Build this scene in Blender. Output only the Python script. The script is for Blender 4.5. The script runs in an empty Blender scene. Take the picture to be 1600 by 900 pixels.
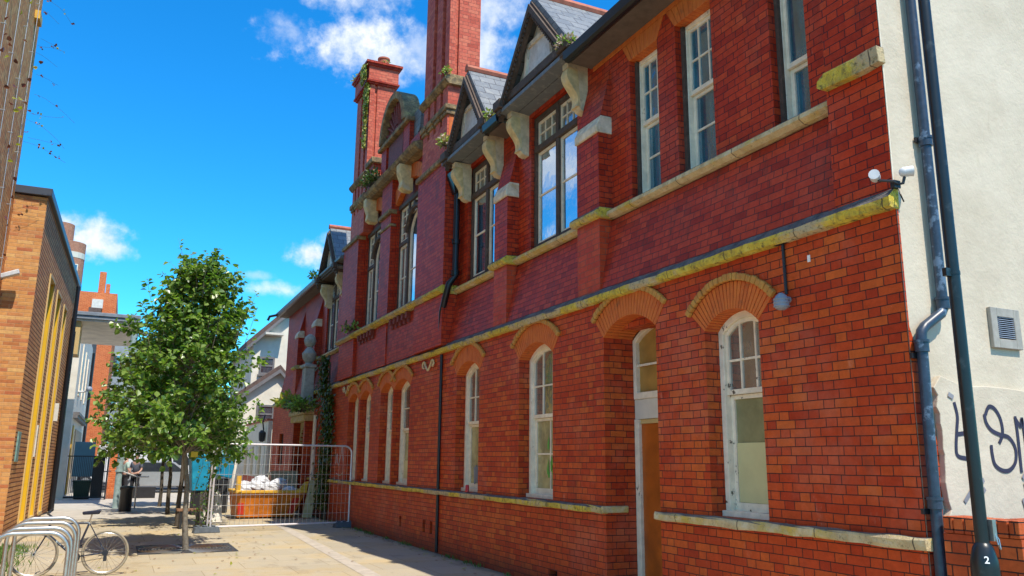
import bpy, bmesh, math, random
from mathutils import Vector, Matrix, Quaternion
from mathutils.geometry import tessellate_polygon
R = math.radians
scene = bpy.context.scene
COL = scene.collection

# ------------------------------------------------------------------ camera
CAM_M = ((0.90255326, -0.09888973, -0.41906853), (-0.43047072, -0.18548738, -0.88333991), (0.00962132, 0.97765804, -0.20998137))
cam_d = bpy.data.cameras.new('camera'); cam = bpy.data.objects.new('camera', cam_d); COL.objects.link(cam)
mw = Matrix(CAM_M).transposed().transposed().to_4x4(); mw.translation = (0, 0, 1.6)
cam.matrix_world = mw
cam_d.sensor_width = 36; cam_d.lens = 1262 / 1600 * 36; cam_d.clip_start = .05; cam_d.clip_end = 3000
scene.camera = cam

# ------------------------------------------------------------------ sun and sky
SUN_EL, SUN_AZ = 60.0, 11.0          # azimuth east of straight behind the camera
tw = Vector((math.sin(R(SUN_AZ)) * math.cos(R(SUN_EL)), -math.cos(R(SUN_AZ)) * math.cos(R(SUN_EL)), math.sin(R(SUN_EL))))
sd = bpy.data.lights.new('sun', 'SUN'); sun = bpy.data.objects.new('sun', sd); COL.objects.link(sun)
sd.energy = 3.1; sd.angle = R(.5); sd.color = (1, .92, .79)
sun.rotation_euler = tw.to_track_quat('Z', 'Y').to_euler()
scene.view_settings.view_transform = 'Standard'; scene.view_settings.look = 'None'
scene.view_settings.gamma = 1; scene.view_settings.use_curve_mapping = False
scene.view_settings.exposure = 1.02
try:
    scene.cycles.max_bounces = 8; scene.cycles.diffuse_bounces = 5
    scene.cycles.use_denoising = True
except Exception: pass

def mth(nt, op, a, b=None, c=None, clamp=False):
    n = nt.nodes.new('ShaderNodeMath'); n.operation = op; n.use_clamp = clamp
    for i, v in enumerate((a, b, c)):
        if v is None: continue
        if isinstance(v, (int, float)): n.inputs[i].default_value = v
        else: nt.links.new(v, n.inputs[i])
    return n.outputs[0]
def maprange(nt, v, a, b, c=0., d=1., smooth=True):
    n = nt.nodes.new('ShaderNodeMapRange'); n.interpolation_type = 'SMOOTHSTEP' if smooth else 'LINEAR'
    nt.links.new(v, n.inputs[0])
    for i, x in enumerate((a, b, c, d)): n.inputs[i + 1].default_value = x
    return n.outputs[0]
def mixc(nt, f, a, b, mode='MIX'):
    n = nt.nodes.new('ShaderNodeMix'); n.data_type = 'RGBA'; n.blend_type = mode
    for i, v in ((0, f), (6, a), (7, b)):
        if isinstance(v, (int, float)): n.inputs[i].default_value = v
        elif isinstance(v, tuple): n.inputs[i].default_value = (*v[:3], 1)
        else: nt.links.new(v, n.inputs[i])
    return n.outputs[2]
def noise(nt, vec, scale, detail=4, rough=.55, dim='3D'):
    n = nt.nodes.new('ShaderNodeTexNoise'); n.inputs['Scale'].default_value = scale
    n.inputs['Detail'].default_value = detail; n.inputs['Roughness'].default_value = rough
    if vec is not None: nt.links.new(vec, n.inputs['Vector'])
    return n.outputs['Fac']
def ramp(nt, f, stops):
    n = nt.nodes.new('ShaderNodeValToRGB'); cr = n.color_ramp
    while len(cr.elements) < len(stops): cr.elements.new(.5)
    for e, (p, c) in zip(cr.elements, stops): e.position = p; e.color = (*c, 1)
    nt.links.new(f, n.inputs[0]); return n.outputs[0]
def comb(nt, x, y, z):
    n = nt.nodes.new('ShaderNodeCombineXYZ')
    for i, v in enumerate((x, y, z)):
        if isinstance(v, (int, float)): n.inputs[i].default_value = v
        else: nt.links.new(v, n.inputs[i])
    return n.outputs[0]
def vdot(nt, v, c):
    n = nt.nodes.new('ShaderNodeVectorMath'); n.operation = 'DOT_PRODUCT'; nt.links.new(v, n.inputs[0]); n.inputs[1].default_value = c
    return n.outputs['Value']
def vscale(nt, v, c):
    n = nt.nodes.new('ShaderNodeVectorMath'); n.operation = 'MULTIPLY'; nt.links.new(v, n.inputs[0]); n.inputs[1].default_value = c
    return n.outputs[0]

def make_world():
    w = bpy.data.worlds.new('World'); scene.world = w; w.use_nodes = True
    nt = w.node_tree; nt.nodes.clear()
    out = nt.nodes.new('ShaderNodeOutputWorld'); bg = nt.nodes.new('ShaderNodeBackground')
    sky = nt.nodes.new('ShaderNodeTexSky'); sky.sky_type = 'NISHITA'; sky.sun_disc = False
    sky.sun_elevation = R(SUN_EL); sky.sun_rotation = R(180 - SUN_AZ)
    sky.air_density = 1.0; sky.dust_density = .1; sky.ozone_density = 3.0
    hs = nt.nodes.new('ShaderNodeHueSaturation'); hs.inputs['Saturation'].default_value = 1.36
    hs.inputs['Value'].default_value = .96
    nt.links.new(sky.outputs[0], hs.inputs['Color'])
    skyc = mixc(nt, 1.0, hs.outputs[0], (.27, .84, .93), 'MULTIPLY')
    tc = nt.nodes.new('ShaderNodeTexCoord'); d = tc.outputs['Generated']
    # clouds: (azimuth from +Y towards +X, elevation, half width, half height, strength) in degrees
    clouds = [(12.6, 28.4, 5.2, 2.6, 1.0), (15.8, 27.6, 3.2, 1.7, .8), (8.6, 28.6, 2.2, 1.6, .45), (18.6, 28.2, 3.0, 2.0, .5), (22.6, 28.4, 3.4, 3.2, .8), (24, 31, 3, 2.2, .7), (12, 31.5, 4, 2.2, .8),
              (-2.9, 13.7, 2.7, 1.5, 1.0), (-4.6, 14.3, 1.8, 1.3, .9), (-1.6, 13.1, 1.6, .9, .8), (11.2, 14.0, 2.2, 1.1, 1.0), (12.6, 14.9, 1.6, .9, .8), (8.9, 11.4, 2.4, .7, .7), (7.4, 12.2, 1.4, .4, .4),
              (-28, 21, 7, 3.5, .9), (-19, 14, 5, 2.5, .9), (-33, 15, 7, 2.5, .8), (-60, 40, 20, 11, .95), (-85, 58, 26, 12, .95), (-40, 62, 14, 7, .7), (-110, 32, 26, 11, .95), (150, 40, 25, 10, .9), (80, 50, 22, 9, .8), (-20, 70, 12, 6, .6), (-56, 20, 18, 7, .9), (-160, 60, 24, 12, .9), (-135, 45, 24, 12, .95), (-90, 15, 22, 7, .9), (-150, 25, 22, 9, .9)]  # unseen clouds outside the view, added for white fill and window reflections
    n1 = noise(nt, d, 16, 8, .62); n2 = noise(nt, d, 48, 6, .62)
    nn = mth(nt, 'ADD', mth(nt, 'MULTIPLY', n1, .7), mth(nt, 'MULTIPLY', n2, .3))
    tot = None
    for az, el, ra, rb, s in clouds:
        a, e = R(az), R(el)
        c = (math.sin(a) * math.cos(e), math.cos(a) * math.cos(e), math.sin(e))
        t1 = (math.cos(a), -math.sin(a), 0); t2 = (-math.sin(a) * math.sin(e), -math.cos(a) * math.sin(e), math.cos(e))
        u = mth(nt, 'DIVIDE', vdot(nt, d, t1), math.sin(R(ra))); v = mth(nt, 'DIVIDE', vdot(nt, d, t2), math.sin(R(rb)))
        r2 = mth(nt, 'SQRT', mth(nt, 'ADD', mth(nt, 'MULTIPLY', u, u), mth(nt, 'MULTIPLY', v, v)))
        q = mth(nt, 'SUBTRACT', 1.0, r2)
        q = mth(nt, 'ADD', q, mth(nt, 'MULTIPLY', mth(nt, 'SUBTRACT', nn, .5), 3.4))
        m = mth(nt, 'MULTIPLY', maprange(nt, q, .0, 1.0), s)
        m = mth(nt, 'MULTIPLY', m, mth(nt, 'GREATER_THAN', vdot(nt, d, c), .6))
        tot = m if tot is None else mth(nt, 'MAXIMUM', tot, m)
    cloudc = ramp(nt, n2, [(.3, (2.3, 2.75, 3.3)), (.65, (3.7, 3.8, 3.9))])
    nt.links.new(mixc(nt, tot, skyc, cloudc), bg.inputs['Color'])
    bg.inputs['Strength'].default_value = .15
    nt.links.new(bg.outputs[0], out.inputs['Surface'])
make_world()

# ------------------------------------------------------------------ materials
MATS = {}
def newmat(name):
    m = bpy.data.materials.new(name); m.use_nodes = True; nt = m.node_tree; nt.nodes.clear()
    out = nt.nodes.new('ShaderNodeOutputMaterial'); p = nt.nodes.new('ShaderNodeBsdfPrincipled')
    nt.links.new(p.outputs[0], out.inputs[0]); MATS[name] = m
    return m, nt, p, out
def setc(nt, sock, v):
    if isinstance(v, tuple): sock.default_value = (*v[:3], 1)
    elif isinstance(v, (int, float)): sock.default_value = v
    else: nt.links.new(v, sock)
def bump(nt, p, h, strength=.5, dist=.01):
    b = nt.nodes.new('ShaderNodeBump'); b.inputs['Strength'].default_value = strength; b.inputs['Distance'].default_value = dist
    nt.links.new(h, b.inputs['Height']); nt.links.new(b.outputs[0], p.inputs['Normal'])
def geo(nt):
    g = nt.nodes.new('ShaderNodeNewGeometry'); return g.outputs['Position'], g.outputs['True Normal']
def sep(nt, v):
    n = nt.nodes.new('ShaderNodeSeparateXYZ'); nt.links.new(v, n.inputs[0]); return n.outputs
def objco(nt):
    return nt.nodes.new('ShaderNodeTexCoord').outputs['Object']

def pm(name, col, rough=.6, metal=0., var=.25, scale=6., bmp=0., bscale=40., spec=.5, col2=None, thr=(.5, .7), s2=3.):
    m, nt, p, o = newmat(name); co = objco(nt)
    n = noise(nt, co, scale, 6, .6)
    c = mixc(nt, 1.0, col, ramp(nt, n, [(.3, (1 - var,) * 3), (.7, (1 + var * .4,) * 3)]), 'MULTIPLY')
    if col2:
        c = mixc(nt, maprange(nt, noise(nt, co, s2, 7, .65), *thr), c, col2)
    setc(nt, p.inputs['Base Color'], c); p.inputs['Roughness'].default_value = rough; p.inputs['Metallic'].default_value = metal
    p.inputs['Specular IOR Level'].default_value = spec
    if bmp: bump(nt, p, noise(nt, co, bscale, 5, .6), bmp, .006)
    return m

def brick(name, stops, mortar, h=.076, P=.345, jw=.007, flemish=True, rough=.5, alt=None, altscale=.5, altthr=(.45, .65), stain=.5, bstr=.7, salt=0., bev=.004):
    m, nt, p, o = newmat(name)
    pos, nrm = geo(nt); ps = sep(nt, pos); ns = sep(nt, nrm)
    ax = mth(nt, 'GREATER_THAN', mth(nt, 'ABSOLUTE', ns[0]), .62); az = mth(nt, 'GREATER_THAN', mth(nt, 'ABSOLUTE', ns[2]), .8)
    def sel(f, a, b): return mth(nt, 'ADD', mth(nt, 'MULTIPLY', f, a), mth(nt, 'MULTIPLY', mth(nt, 'SUBTRACT', 1., f), b))
    isY = mth(nt, 'MAXIMUM', ax, az)
    u = sel(isY, ps[1], ps[0]); v = sel(az, ps[0], ps[2])
    # brickwork is laid by hand: courses wander by a millimetre or two
    wob = mth(nt, 'MULTIPLY', mth(nt, 'SUBTRACT', noise(nt, pos, 2.3, 2), .5), .012)
    v = mth(nt, 'ADD', v, wob)
    vr = mth(nt, 'DIVIDE', v, h); row = mth(nt, 'FLOOR', vr); fv = mth(nt, 'FRACT', vr)
    rj = nt.nodes.new('ShaderNodeTexWhiteNoise'); rj.noise_dimensions = '1D'; nt.links.new(row, rj.inputs['W'])
    odd = mth(nt, 'FLOORED_MODULO', row, 2.)
    uu = mth(nt, 'ADD', mth(nt, 'DIVIDE', u, P), mth(nt, 'ADD', mth(nt, 'MULTIPLY', odd, .5), mth(nt, 'MULTIPLY', rj.outputs['Value'], .07)))
    cell = mth(nt, 'FLOOR', uu); fu = mth(nt, 'FRACT', uu)
    if flemish:
        ish = mth(nt, 'GREATER_THAN', fu, .665)
        du = mth(nt, 'MINIMUM', mth(nt, 'MINIMUM', fu, mth(nt, 'SUBTRACT', 1., fu)), mth(nt, 'ABSOLUTE', mth(nt, 'SUBTRACT', fu, .665)))
        cid = mth(nt, 'ADD', mth(nt, 'MULTIPLY', cell, 2.), ish)
    else:
        du = mth(nt, 'MINIMUM', fu, mth(nt, 'SUBTRACT', 1., fu)); cid = cell
    du = mth(nt, 'MULTIPLY', du, P); dv = mth(nt, 'MULTIPLY', mth(nt, 'MINIMUM', fv, mth(nt, 'SUBTRACT', 1., fv)), h)
    dd = mth(nt, 'MINIMUM', du, dv)
    dd = mth(nt, 'ADD', dd, mth(nt, 'MULTIPLY', mth(nt, 'SUBTRACT', noise(nt, pos, 60, 3), .5), .003))
    face = maprange(nt, dd, jw * .35, jw * .65)
    wn = nt.nodes.new('ShaderNodeTexWhiteNoise'); wn.noise_dimensions = '3D'; nt.links.new(comb(nt, cid, row, 3.7), wn.inputs['Vector'])
    c = ramp(nt, wn.outputs['Value'], stops)
    if alt:
        k = mth(nt, 'ADD', noise(nt, pos, altscale, 4, .6), mth(nt, 'MULTIPLY', mth(nt, 'SUBTRACT', wn.outputs['Value'], .5), .22))
        c = mixc(nt, maprange(nt, k, *altthr), c, ramp(nt, wn.outputs['Value'], alt))
    c = mixc(nt, 1., c, ramp(nt, noise(nt, pos, 14, 6, .7), [(.25, (.72, .70, .70)), (.75, (1.14, 1.12, 1.1))]), 'MULTIPLY')
    if stain:
        st = noise(nt, vscale(nt, pos, (1.2, 1.2, .45)), 1.5, 7, .68)
        c = mixc(nt, mth(nt, 'MULTIPLY', maprange(nt, st, .56, .78), stain), c, (.045, .03, .025))
    if stain:
        st2 = noise(nt, vscale(nt, pos, (3.5, 3.5, .35)), 2.0, 6, .65)
        c = mixc(nt, mth(nt, 'MULTIPLY', maprange(nt, st2, .58, .74), stain * .7), c, (.07, .035, .025))
    if salt:
        c = mixc(nt, mth(nt, 'MULTIPLY', maprange(nt, noise(nt, vscale(nt, pos, (2., 2., .9)), 2.2, 8, .72), .6, .78), salt), c, (.56, .36, .27))
        c = mixc(nt, mth(nt, 'MULTIPLY', maprange(nt, noise(nt, pos, .9, 5, .7), .5, .68), salt * .45), c, (.55, .24, .17))
        c = mixc(nt, mth(nt, 'MULTIPLY', maprange(nt, noise(nt, vscale(nt, pos, (1, 1, 2.5)), 38, 4, .75), .66, .74), .45), c, (.60, .42, .33))
    if stain:
        c = mixc(nt, mth(nt, 'MULTIPLY', maprange(nt, noise(nt, pos, 30, 5, .75), .62, .75), .55), c, (.09, .03, .02))
        foot = mth(nt, 'ADD', ps[2], mth(nt, 'MULTIPLY', noise(nt, pos, 4, 6, .7), .5))
        c = mixc(nt, mth(nt, 'MULTIPLY', maprange(nt, foot, .62, .28), .6), c, (.10, .045, .035))
    setc(nt, p.inputs['Base Color'], mixc(nt, face, mixc(nt, noise(nt, pos, 3.5, 5, .7), mortar, tuple(min(1, x * 2.2 + .01) for x in mortar)), c))
    p.inputs['Roughness'].default_value = rough; p.inputs['Specular IOR Level'].default_value = .16
    hgt = mth(nt, 'ADD', face, mth(nt, 'ADD', mth(nt, 'MULTIPLY', wn.outputs['Value'], .25), mth(nt, 'MULTIPLY', noise(nt, pos, 45, 4), .25)))
    bump(nt, p, hgt, min(1, bstr * 1.25), .008)
    return m

brick('brick_low', [(0, (.41, .040, .013)), (.3, (.49, .056, .015)), (.7, (.53, .070, .017)), (1, (.56, .092, .021))], (.035, .012, .010),
      alt=[(0, (.46, .048, .015)), (.5, (.54, .078, .018)), (1, (.58, .115, .023))], altscale=.42, altthr=(.5, .7), stain=.5, salt=.4)
brick('brick_up', [(0, (.34, .027, .011)), (.35, (.46, .042, .014)), (.75, (.51, .050, .016)), (1, (.54, .070, .020))], (.035, .010, .012),
      stain=.55, salt=.25, rough=.5)
brick('brick_batter', [(0, (.30, .028, .015)), (.5, (.45, .046, .020)), (1, (.50, .062, .026))], (.04, .018, .020), stain=1.0, salt=.2, rough=.5)
brick('brick_orange_pier', [(0, (.46, .05, .02)), (.5, (.53, .065, .024)), (1, (.57, .09, .03))], (.16, .06, .04), stain=.3, salt=.3)
brick('brick_chimney_sunlit', [(0, (.44, .075, .045)), (.35, (.56, .115, .07)), (.75, (.60, .135, .08)), (1, (.62, .17, .10))], (.20, .06, .045), stain=.3, salt=.2, rough=.6)  # lighter copy of brick_up: sunlight on the chimneys is put into the colour
brick('brick_buff', [(0, (.42, .15, .055)), (.25, (.56, .26, .085)), (.6, (.62, .32, .11)), (.8, (.44, .14, .06)), (1, (.66, .40, .15))], (.30, .17, .085),
      h=.076, P=.29, jw=.010, flemish=False, stain=.08, bstr=.6, rough=.75)
brick('brick_raked', [(0, (.60, .27, .11)), (.5, (.70, .335, .135)), (1, (.74, .39, .16))], (.09, .035, .018), h=.09, P=.9, jw=.022, flemish=False, stain=.1, bstr=1., rough=.8)
brick('brick_tall', [(0, (.66, .27, .09)), (.5, (.78, .35, .115)), (1, (.80, .43, .16))], (.28, .11, .05), h=.09, P=.24, jw=.014, flemish=False, stain=.3, bstr=.8, rough=.8)
brick('brick_boundary', [(0, (.38, .062, .022)), (.5, (.52, .105, .03)), (1, (.60, .15, .045))], (.03, .014, .012), h=.078, P=.345, jw=.008, stain=.2)
brick('brick_tower', [(0, (.36, .15, .09)), (1, (.46, .21, .13))], (.32, .2, .15), jw=.01, flemish=False, P=.23, stain=0, rough=.8)
brick('brick_orange_far', [(0, (.55, .13, .04)), (1, (.68, .19, .06))], (.5, .22, .12), jw=.01, flemish=False, P=.23, stain=.1, rough=.8)

def mat_stone():
    m, nt, p, o = newmat('stone'); pos, nrm = geo(nt); ns = sep(nt, nrm)
    n = noise(nt, pos, 7, 7, .65)
    c = ramp(nt, n, [(.3, (.42, .30, .15)), (.55, (.62, .49, .27)), (.75, (.70, .60, .40))])
    li = maprange(nt, noise(nt, pos, 2.2, 8, .7), .47, .64)
    c = mixc(nt, mth(nt, 'MULTIPLY', li, .85), c, (.56, .39, .05))
    c = mixc(nt, mth(nt, 'MULTIPLY', maprange(nt, noise(nt, pos, 26, 5, .7), .56, .72), .75), c, (.10, .085, .045))
    c = mixc(nt, mth(nt, 'MULTIPLY', maprange(nt, noise(nt, pos, 90, 3, .7), .6, .75), .5), c, (.07, .06, .04))
    sp = sep(nt, pos); jf = mth(nt, 'ABSOLUTE', mth(nt, 'SUBTRACT', mth(nt, 'FRACT', mth(nt, 'DIVIDE', mth(nt, 'ADD', sp[1], mth(nt, 'MULTIPLY', mth(nt, 'SUBTRACT', noise(nt, pos, 6, 2), .5), .03)), .93)), .5))
    c = mixc(nt, mth(nt, 'MULTIPLY', maprange(nt, jf, .008, .004), .85), c, (.05, .04, .03))
    top = maprange(nt, ns[2], .55, .9)
    c = mixc(nt, mth(nt, 'MULTIPLY', top, .9), c, ramp(nt, n, [(.35, (.085, .078, .07)), (.7, (.22, .2, .17))]))
    setc(nt, p.inputs['Base Color'], c); p.inputs['Roughness'].default_value = .85
    bump(nt, p, mth(nt, 'ADD', noise(nt, pos, 18, 8, .7), mth(nt, 'MULTIPLY', noise(nt, pos, 70, 4), .4)), .8, .02)
mat_stone()
def mat_weathered():
    m, nt, p, o = newmat('weathered_stone'); pos, nrm = geo(nt); n = noise(nt, pos, 5, 8, .7)
    c = ramp(nt, n, [(.3, (.075, .06, .04)), (.48, (.22, .15, .075)), (.62, (.40, .28, .13)), (.75, (.46, .36, .10))])
    c = mixc(nt, mth(nt, 'MULTIPLY', maprange(nt, noise(nt, pos, 19, 6, .7), .5, .68), .8), c, (.06, .052, .035))
    setc(nt, p.inputs['Base Color'], c); p.inputs['Roughness'].default_value = .9
    bump(nt, p, noise(nt, pos, 22, 8, .7), .8, .02)
mat_weathered()
def mat_lichen():
    m, nt, p, o = newmat('lichen_stone'); pos, nrm = geo(nt); ns = sep(nt, nrm); n = noise(nt, pos, 6, 7, .68)
    c = ramp(nt, n, [(.3, (.34, .25, .05)), (.5, (.62, .46, .045)), (.72, (.72, .60, .13))])
    c = mixc(nt, maprange(nt, noise(nt, pos, 1.1, 6, .7), .46, .58), c, (.50, .39, .22))
    c = mixc(nt, mth(nt, 'MULTIPLY', maprange(nt, noise(nt, pos, 17, 8, .75), .50, .66), .85), c, (.085, .072, .035))
    c = mixc(nt, mth(nt, 'MULTIPLY', maprange(nt, noise(nt, vscale(nt, pos, (1, 1, .15)), 14, 5, .7), .55, .7), .5), c, (.12, .09, .05))
    sp = sep(nt, pos); jf = mth(nt, 'ABSOLUTE', mth(nt, 'SUBTRACT', mth(nt, 'FRACT', mth(nt, 'DIVIDE', mth(nt, 'ADD', sp[1], mth(nt, 'MULTIPLY', mth(nt, 'SUBTRACT', noise(nt, pos, 6, 2), .5), .03)), .93)), .5))
    c = mixc(nt, mth(nt, 'MULTIPLY', maprange(nt, jf, .008, .004), .85), c, (.05, .04, .03))
    c = mixc(nt, maprange(nt, ns[2], .2, .5), c, ramp(nt, n, [(.35, (.06, .055, .055)), (.7, (.19, .18, .17))]))
    setc(nt, p.inputs['Base Color'], c); p.inputs['Roughness'].default_value = .9
    bump(nt, p, noise(nt, pos, 24, 8, .7), .9, .02)
mat_lichen()
def mat_rubbed(name, a, b):
    m, nt, p, o = newmat(name); pos, nrm = geo(nt)
    n = noise(nt, vscale(nt, pos, (1, 1, .35)), 14, 7, .7)
    c = ramp(nt, n, [(.3, a), (.7, b)])
    c = mixc(nt, mth(nt, 'MULTIPLY', maprange(nt, noise(nt, pos, 5, 7, .7), .55, .72), .6), c, (.20, .07, .025))
    setc(nt, p.inputs['Base Color'], c); p.inputs['Roughness'].default_value = .7
    bump(nt, p, noise(nt, pos, 40, 5, .7), .5, .008)
mat_rubbed('rubbed_brick', (.50, .095, .015), (.68, .175, .024)); mat_rubbed('hood_brick', (.40, .15, .028), (.58, .30, .055))
def mat_render():
    m, nt, p, o = newmat('render'); pos, nrm = geo(nt)
    n = noise(nt, pos, 1.6, 8, .65)
    c = ramp(nt, n, [(.3, (.50, .42, .31)), (.6, (.60, .515, .395))])
    c = mixc(nt, mth(nt, 'MULTIPLY', maprange(nt, noise(nt, vscale(nt, pos, (1, 1, .4)), 4, 8, .75), .6, .75), .6), c, (.42, .34, .235))
    c = mixc(nt, mth(nt, 'MULTIPLY', maprange(nt, noise(nt, pos, 55, 3, .6), .68, .76), .5), c, (.35, .30, .22))
    setc(nt, p.inputs['Base Color'], c); p.inputs['Roughness'].default_value = .85
    bump(nt, p, mth(nt, 'ADD', noise(nt, pos, 5, 6, .6), mth(nt, 'MULTIPLY', noise(nt, pos, 30, 5, .65), .35)), .35, .03)
mat_render()
def mat_paving():
    m, nt, p, o = newmat('paving'); pos, nrm = geo(nt)
    br = nt.nodes.new('ShaderNodeTexBrick'); br.inputs['Scale'].default_value = 1; br.inputs['Brick Width'].default_value = 1.25; br.inputs['Row Height'].default_value = .82
    br.inputs['Mortar Size'].default_value = .006; br.inputs['Mortar Smooth'].default_value = .3
    br.inputs['Color1'].default_value = (.92, .92, .92, 1); br.inputs['Color2'].default_value = (1.06, 1.05, 1.03, 1); br.inputs['Mortar'].default_value = (.66, .60, .52, 1)
    nt.links.new(pos, br.inputs['Vector'])
    n = noise(nt, pos, .7, 6, .6); n2 = noise(nt, pos, 3.5, 8, .68); n3 = noise(nt, pos, 60, 4, .7)
    c = ramp(nt, n, [(.35, (.41, .36, .27)), (.5, (.44, .375, .26)), (.62, (.46, .36, .205)), (.75, (.42, .375, .30))])
    c = mixc(nt, mth(nt, 'MULTIPLY', maprange(nt, n2, .55, .75), .55), c, (.52, .46, .36))
    c = mixc(nt, mth(nt, 'MULTIPLY', maprange(nt, noise(nt, pos, 1.9, 8, .7), .56, .74), .45), c, (.21, .17, .115))
    vo = nt.nodes.new('ShaderNodeTexVoronoi'); vo.inputs['Scale'].default_value = 2.6; nt.links.new(pos, vo.inputs['Vector'])
    c = mixc(nt, mth(nt, 'MULTIPLY', maprange(nt, vo.outputs['Distance'], .075, .05), .6), c, (.12, .11, .09))
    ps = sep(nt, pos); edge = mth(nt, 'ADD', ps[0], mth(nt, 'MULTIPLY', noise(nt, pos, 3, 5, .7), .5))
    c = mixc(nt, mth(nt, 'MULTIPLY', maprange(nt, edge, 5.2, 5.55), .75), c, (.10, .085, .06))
    wet = noise(nt, vscale(nt, pos, (1, .5, 1)), 1.1, 7, .7); c = mixc(nt, mth(nt, 'MULTIPLY', maprange(nt, wet, .55, .62), .28), c, (.20, .16, .11))
    c = mixc(nt, 1., c, br.outputs['Color'], 'MULTIPLY')
    c = mixc(nt, 1., c, ramp(nt, n3, [(.3, (.82,) * 3), (.7, (1.12,) * 3)]), 'MULTIPLY')
    setc(nt, p.inputs['Base Color'], c); p.inputs['Roughness'].default_value = .85
    bump(nt, p, mth(nt, 'ADD', n3, mth(nt, 'MULTIPLY', br.outputs['Fac'], -1.2)), .4, .006)
mat_paving()
def mat_slate():
    m, nt, p, o = newmat('slate'); co = nt.nodes.new('ShaderNodeNewGeometry').outputs['Position']; ps = sep(nt, co)
    br = nt.nodes.new('ShaderNodeTexBrick'); br.inputs['Scale'].default_value = 1; br.inputs['Brick Width'].default_value = .3; br.inputs['Row Height'].default_value = .16
    br.inputs['Mortar Size'].default_value = .006; br.inputs['Color1'].default_value = (.13, .145, .16, 1); br.inputs['Color2'].default_value = (.21, .22, .225, 1); br.inputs['Mortar'].default_value = (.03, .03, .035, 1)
    nt.links.new(comb(nt, ps[0], ps[2], 0), br.inputs['Vector'])
    c = mixc(nt, mth(nt, 'MULTIPLY', maprange(nt, noise(nt, co, 9, 6, .7), .5, .7), .5), br.outputs['Color'], (.34, .34, .30))
    setc(nt, p.inputs['Base Color'], c); p.inputs['Roughness'].default_value = .55
    bump(nt, p, mth(nt, 'MULTIPLY', br.outputs['Fac'], -1), .6, .01)
mat_slate()
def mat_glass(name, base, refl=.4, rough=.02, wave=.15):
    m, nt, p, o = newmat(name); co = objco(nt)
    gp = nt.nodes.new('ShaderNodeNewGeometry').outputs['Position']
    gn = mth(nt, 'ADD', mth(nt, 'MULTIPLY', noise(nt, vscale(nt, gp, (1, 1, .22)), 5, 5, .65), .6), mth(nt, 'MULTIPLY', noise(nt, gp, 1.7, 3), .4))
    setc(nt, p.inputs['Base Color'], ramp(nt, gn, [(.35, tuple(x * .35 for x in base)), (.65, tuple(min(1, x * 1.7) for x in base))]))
    p.inputs['Roughness'].default_value = .25
    g = nt.nodes.new('ShaderNodeBsdfGlossy'); g.inputs['Roughness'].default_value = rough; g.inputs['Color'].default_value = (.9, .95, 1, 1)
    b = nt.nodes.new('ShaderNodeBump'); b.inputs['Strength'].default_value = wave; b.inputs['Distance'].default_value = .01
    nt.links.new(noise(nt, co, 4, 2), b.inputs['Height']); nt.links.new(b.outputs[0], g.inputs['Normal'])
    mx = nt.nodes.new('ShaderNodeMixShader'); mx.inputs[0].default_value = refl
    nt.links.new(p.outputs[0], mx.inputs[1]); nt.links.new(g.outputs[0], mx.inputs[2]); nt.links.new(mx.outputs[0], o.inputs[0])
mat_glass('glass_sky', (.025, .04, .055), .62); mat_glass('glass_teal_reflection', (.012, .105, .16), .20, .05)  # teal base of the upper-window glass stands in for a reflection
mat_glass('glass_grey', (.15, .15, .125), .3, .06, .5); mat_glass('glass_far', (.06, .075, .09), .22)
def mat_leaf(name, a, b, tr=.35):
    m, nt, p, o = newmat(name); pos, nrm = geo(nt)
    c = mixc(nt, noise(nt, pos, 5, 3), a, b)
    setc(nt, p.inputs['Base Color'], c); p.inputs['Roughness'].default_value = .34; p.inputs['Specular IOR Level'].default_value = .7
    t = nt.nodes.new('ShaderNodeBsdfTranslucent'); setc(nt, t.inputs['Color'], mixc(nt, 1., c, (1.3, 1.5, .55), 'MULTIPLY'))
    mx = nt.nodes.new('ShaderNodeMixShader'); mx.inputs[0].default_value = tr
    nt.links.new(p.outputs[0], mx.inputs[1]); nt.links.new(t.outputs[0], mx.inputs[2]); nt.links.new(mx.outputs[0], o.inputs[0])
mat_leaf('leaf_mid', (.09, .19, .03), (.13, .24, .04), .4); mat_leaf('leaf_light', (.20, .33, .06), (.28, .38, .09), .45); mat_leaf('leaf_dark', (.045, .11, .02), (.07, .145, .028))
mat_leaf('leaf_yellow', (.40, .36, .03), (.30, .32, .05)); mat_leaf('leaf_rust', (.18, .05, .03), (.10, .03, .05)); mat_leaf('moss', (.32, .31, .05), (.42, .38, .08), .15)
mat_leaf('ivy', (.05, .08, .015), (.10, .10, .02), .2); mat_leaf('flower', (.55, .45, .42), (.5, .3, .25), .2)
pm('bark', (.21, .18, .14), .9, var=.45, scale=25, bmp=.8, bscale=60); pm('bark_dark', (.09, .075, .06), .9, var=.4, scale=25, bmp=.8)
pm('white_paint', (.86, .75, .58), .5, var=.2, scale=9, col2=(.42, .36, .27), thr=(.62, .72), s2=8., bmp=.2)
pm('white_peel', (.86, .74, .57), .6, var=.2, scale=9, col2=(.10, .075, .05), thr=(.62, .66), s2=7., bmp=.4)
pm('cream_glass', (.50, .44, .21), .22, var=.3, scale=4, col2=(.26, .23, .12), thr=(.42, .66), s2=2.6); pm('cream_board', (.60, .56, .29), .4, var=.12, scale=3)
pm('green_glass', (.27, .26, .13), .2, var=.3, scale=4)
pm('grey_board', (.66, .60, .50), .6, var=.1); pm('orange_blind', (.42, .23, .055), .4, var=.25, scale=4)
pm('door_wood', (.50, .115, .012), .38, var=.35, scale=3, col2=(.24, .06, .012), thr=(.45, .8), s2=1.6)
pm('dark_timber', (.085, .055, .040), .75, var=.4, scale=14, bmp=.5, col2=(.17, .12, .085), thr=(.55, .75), s2=9.)
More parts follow.
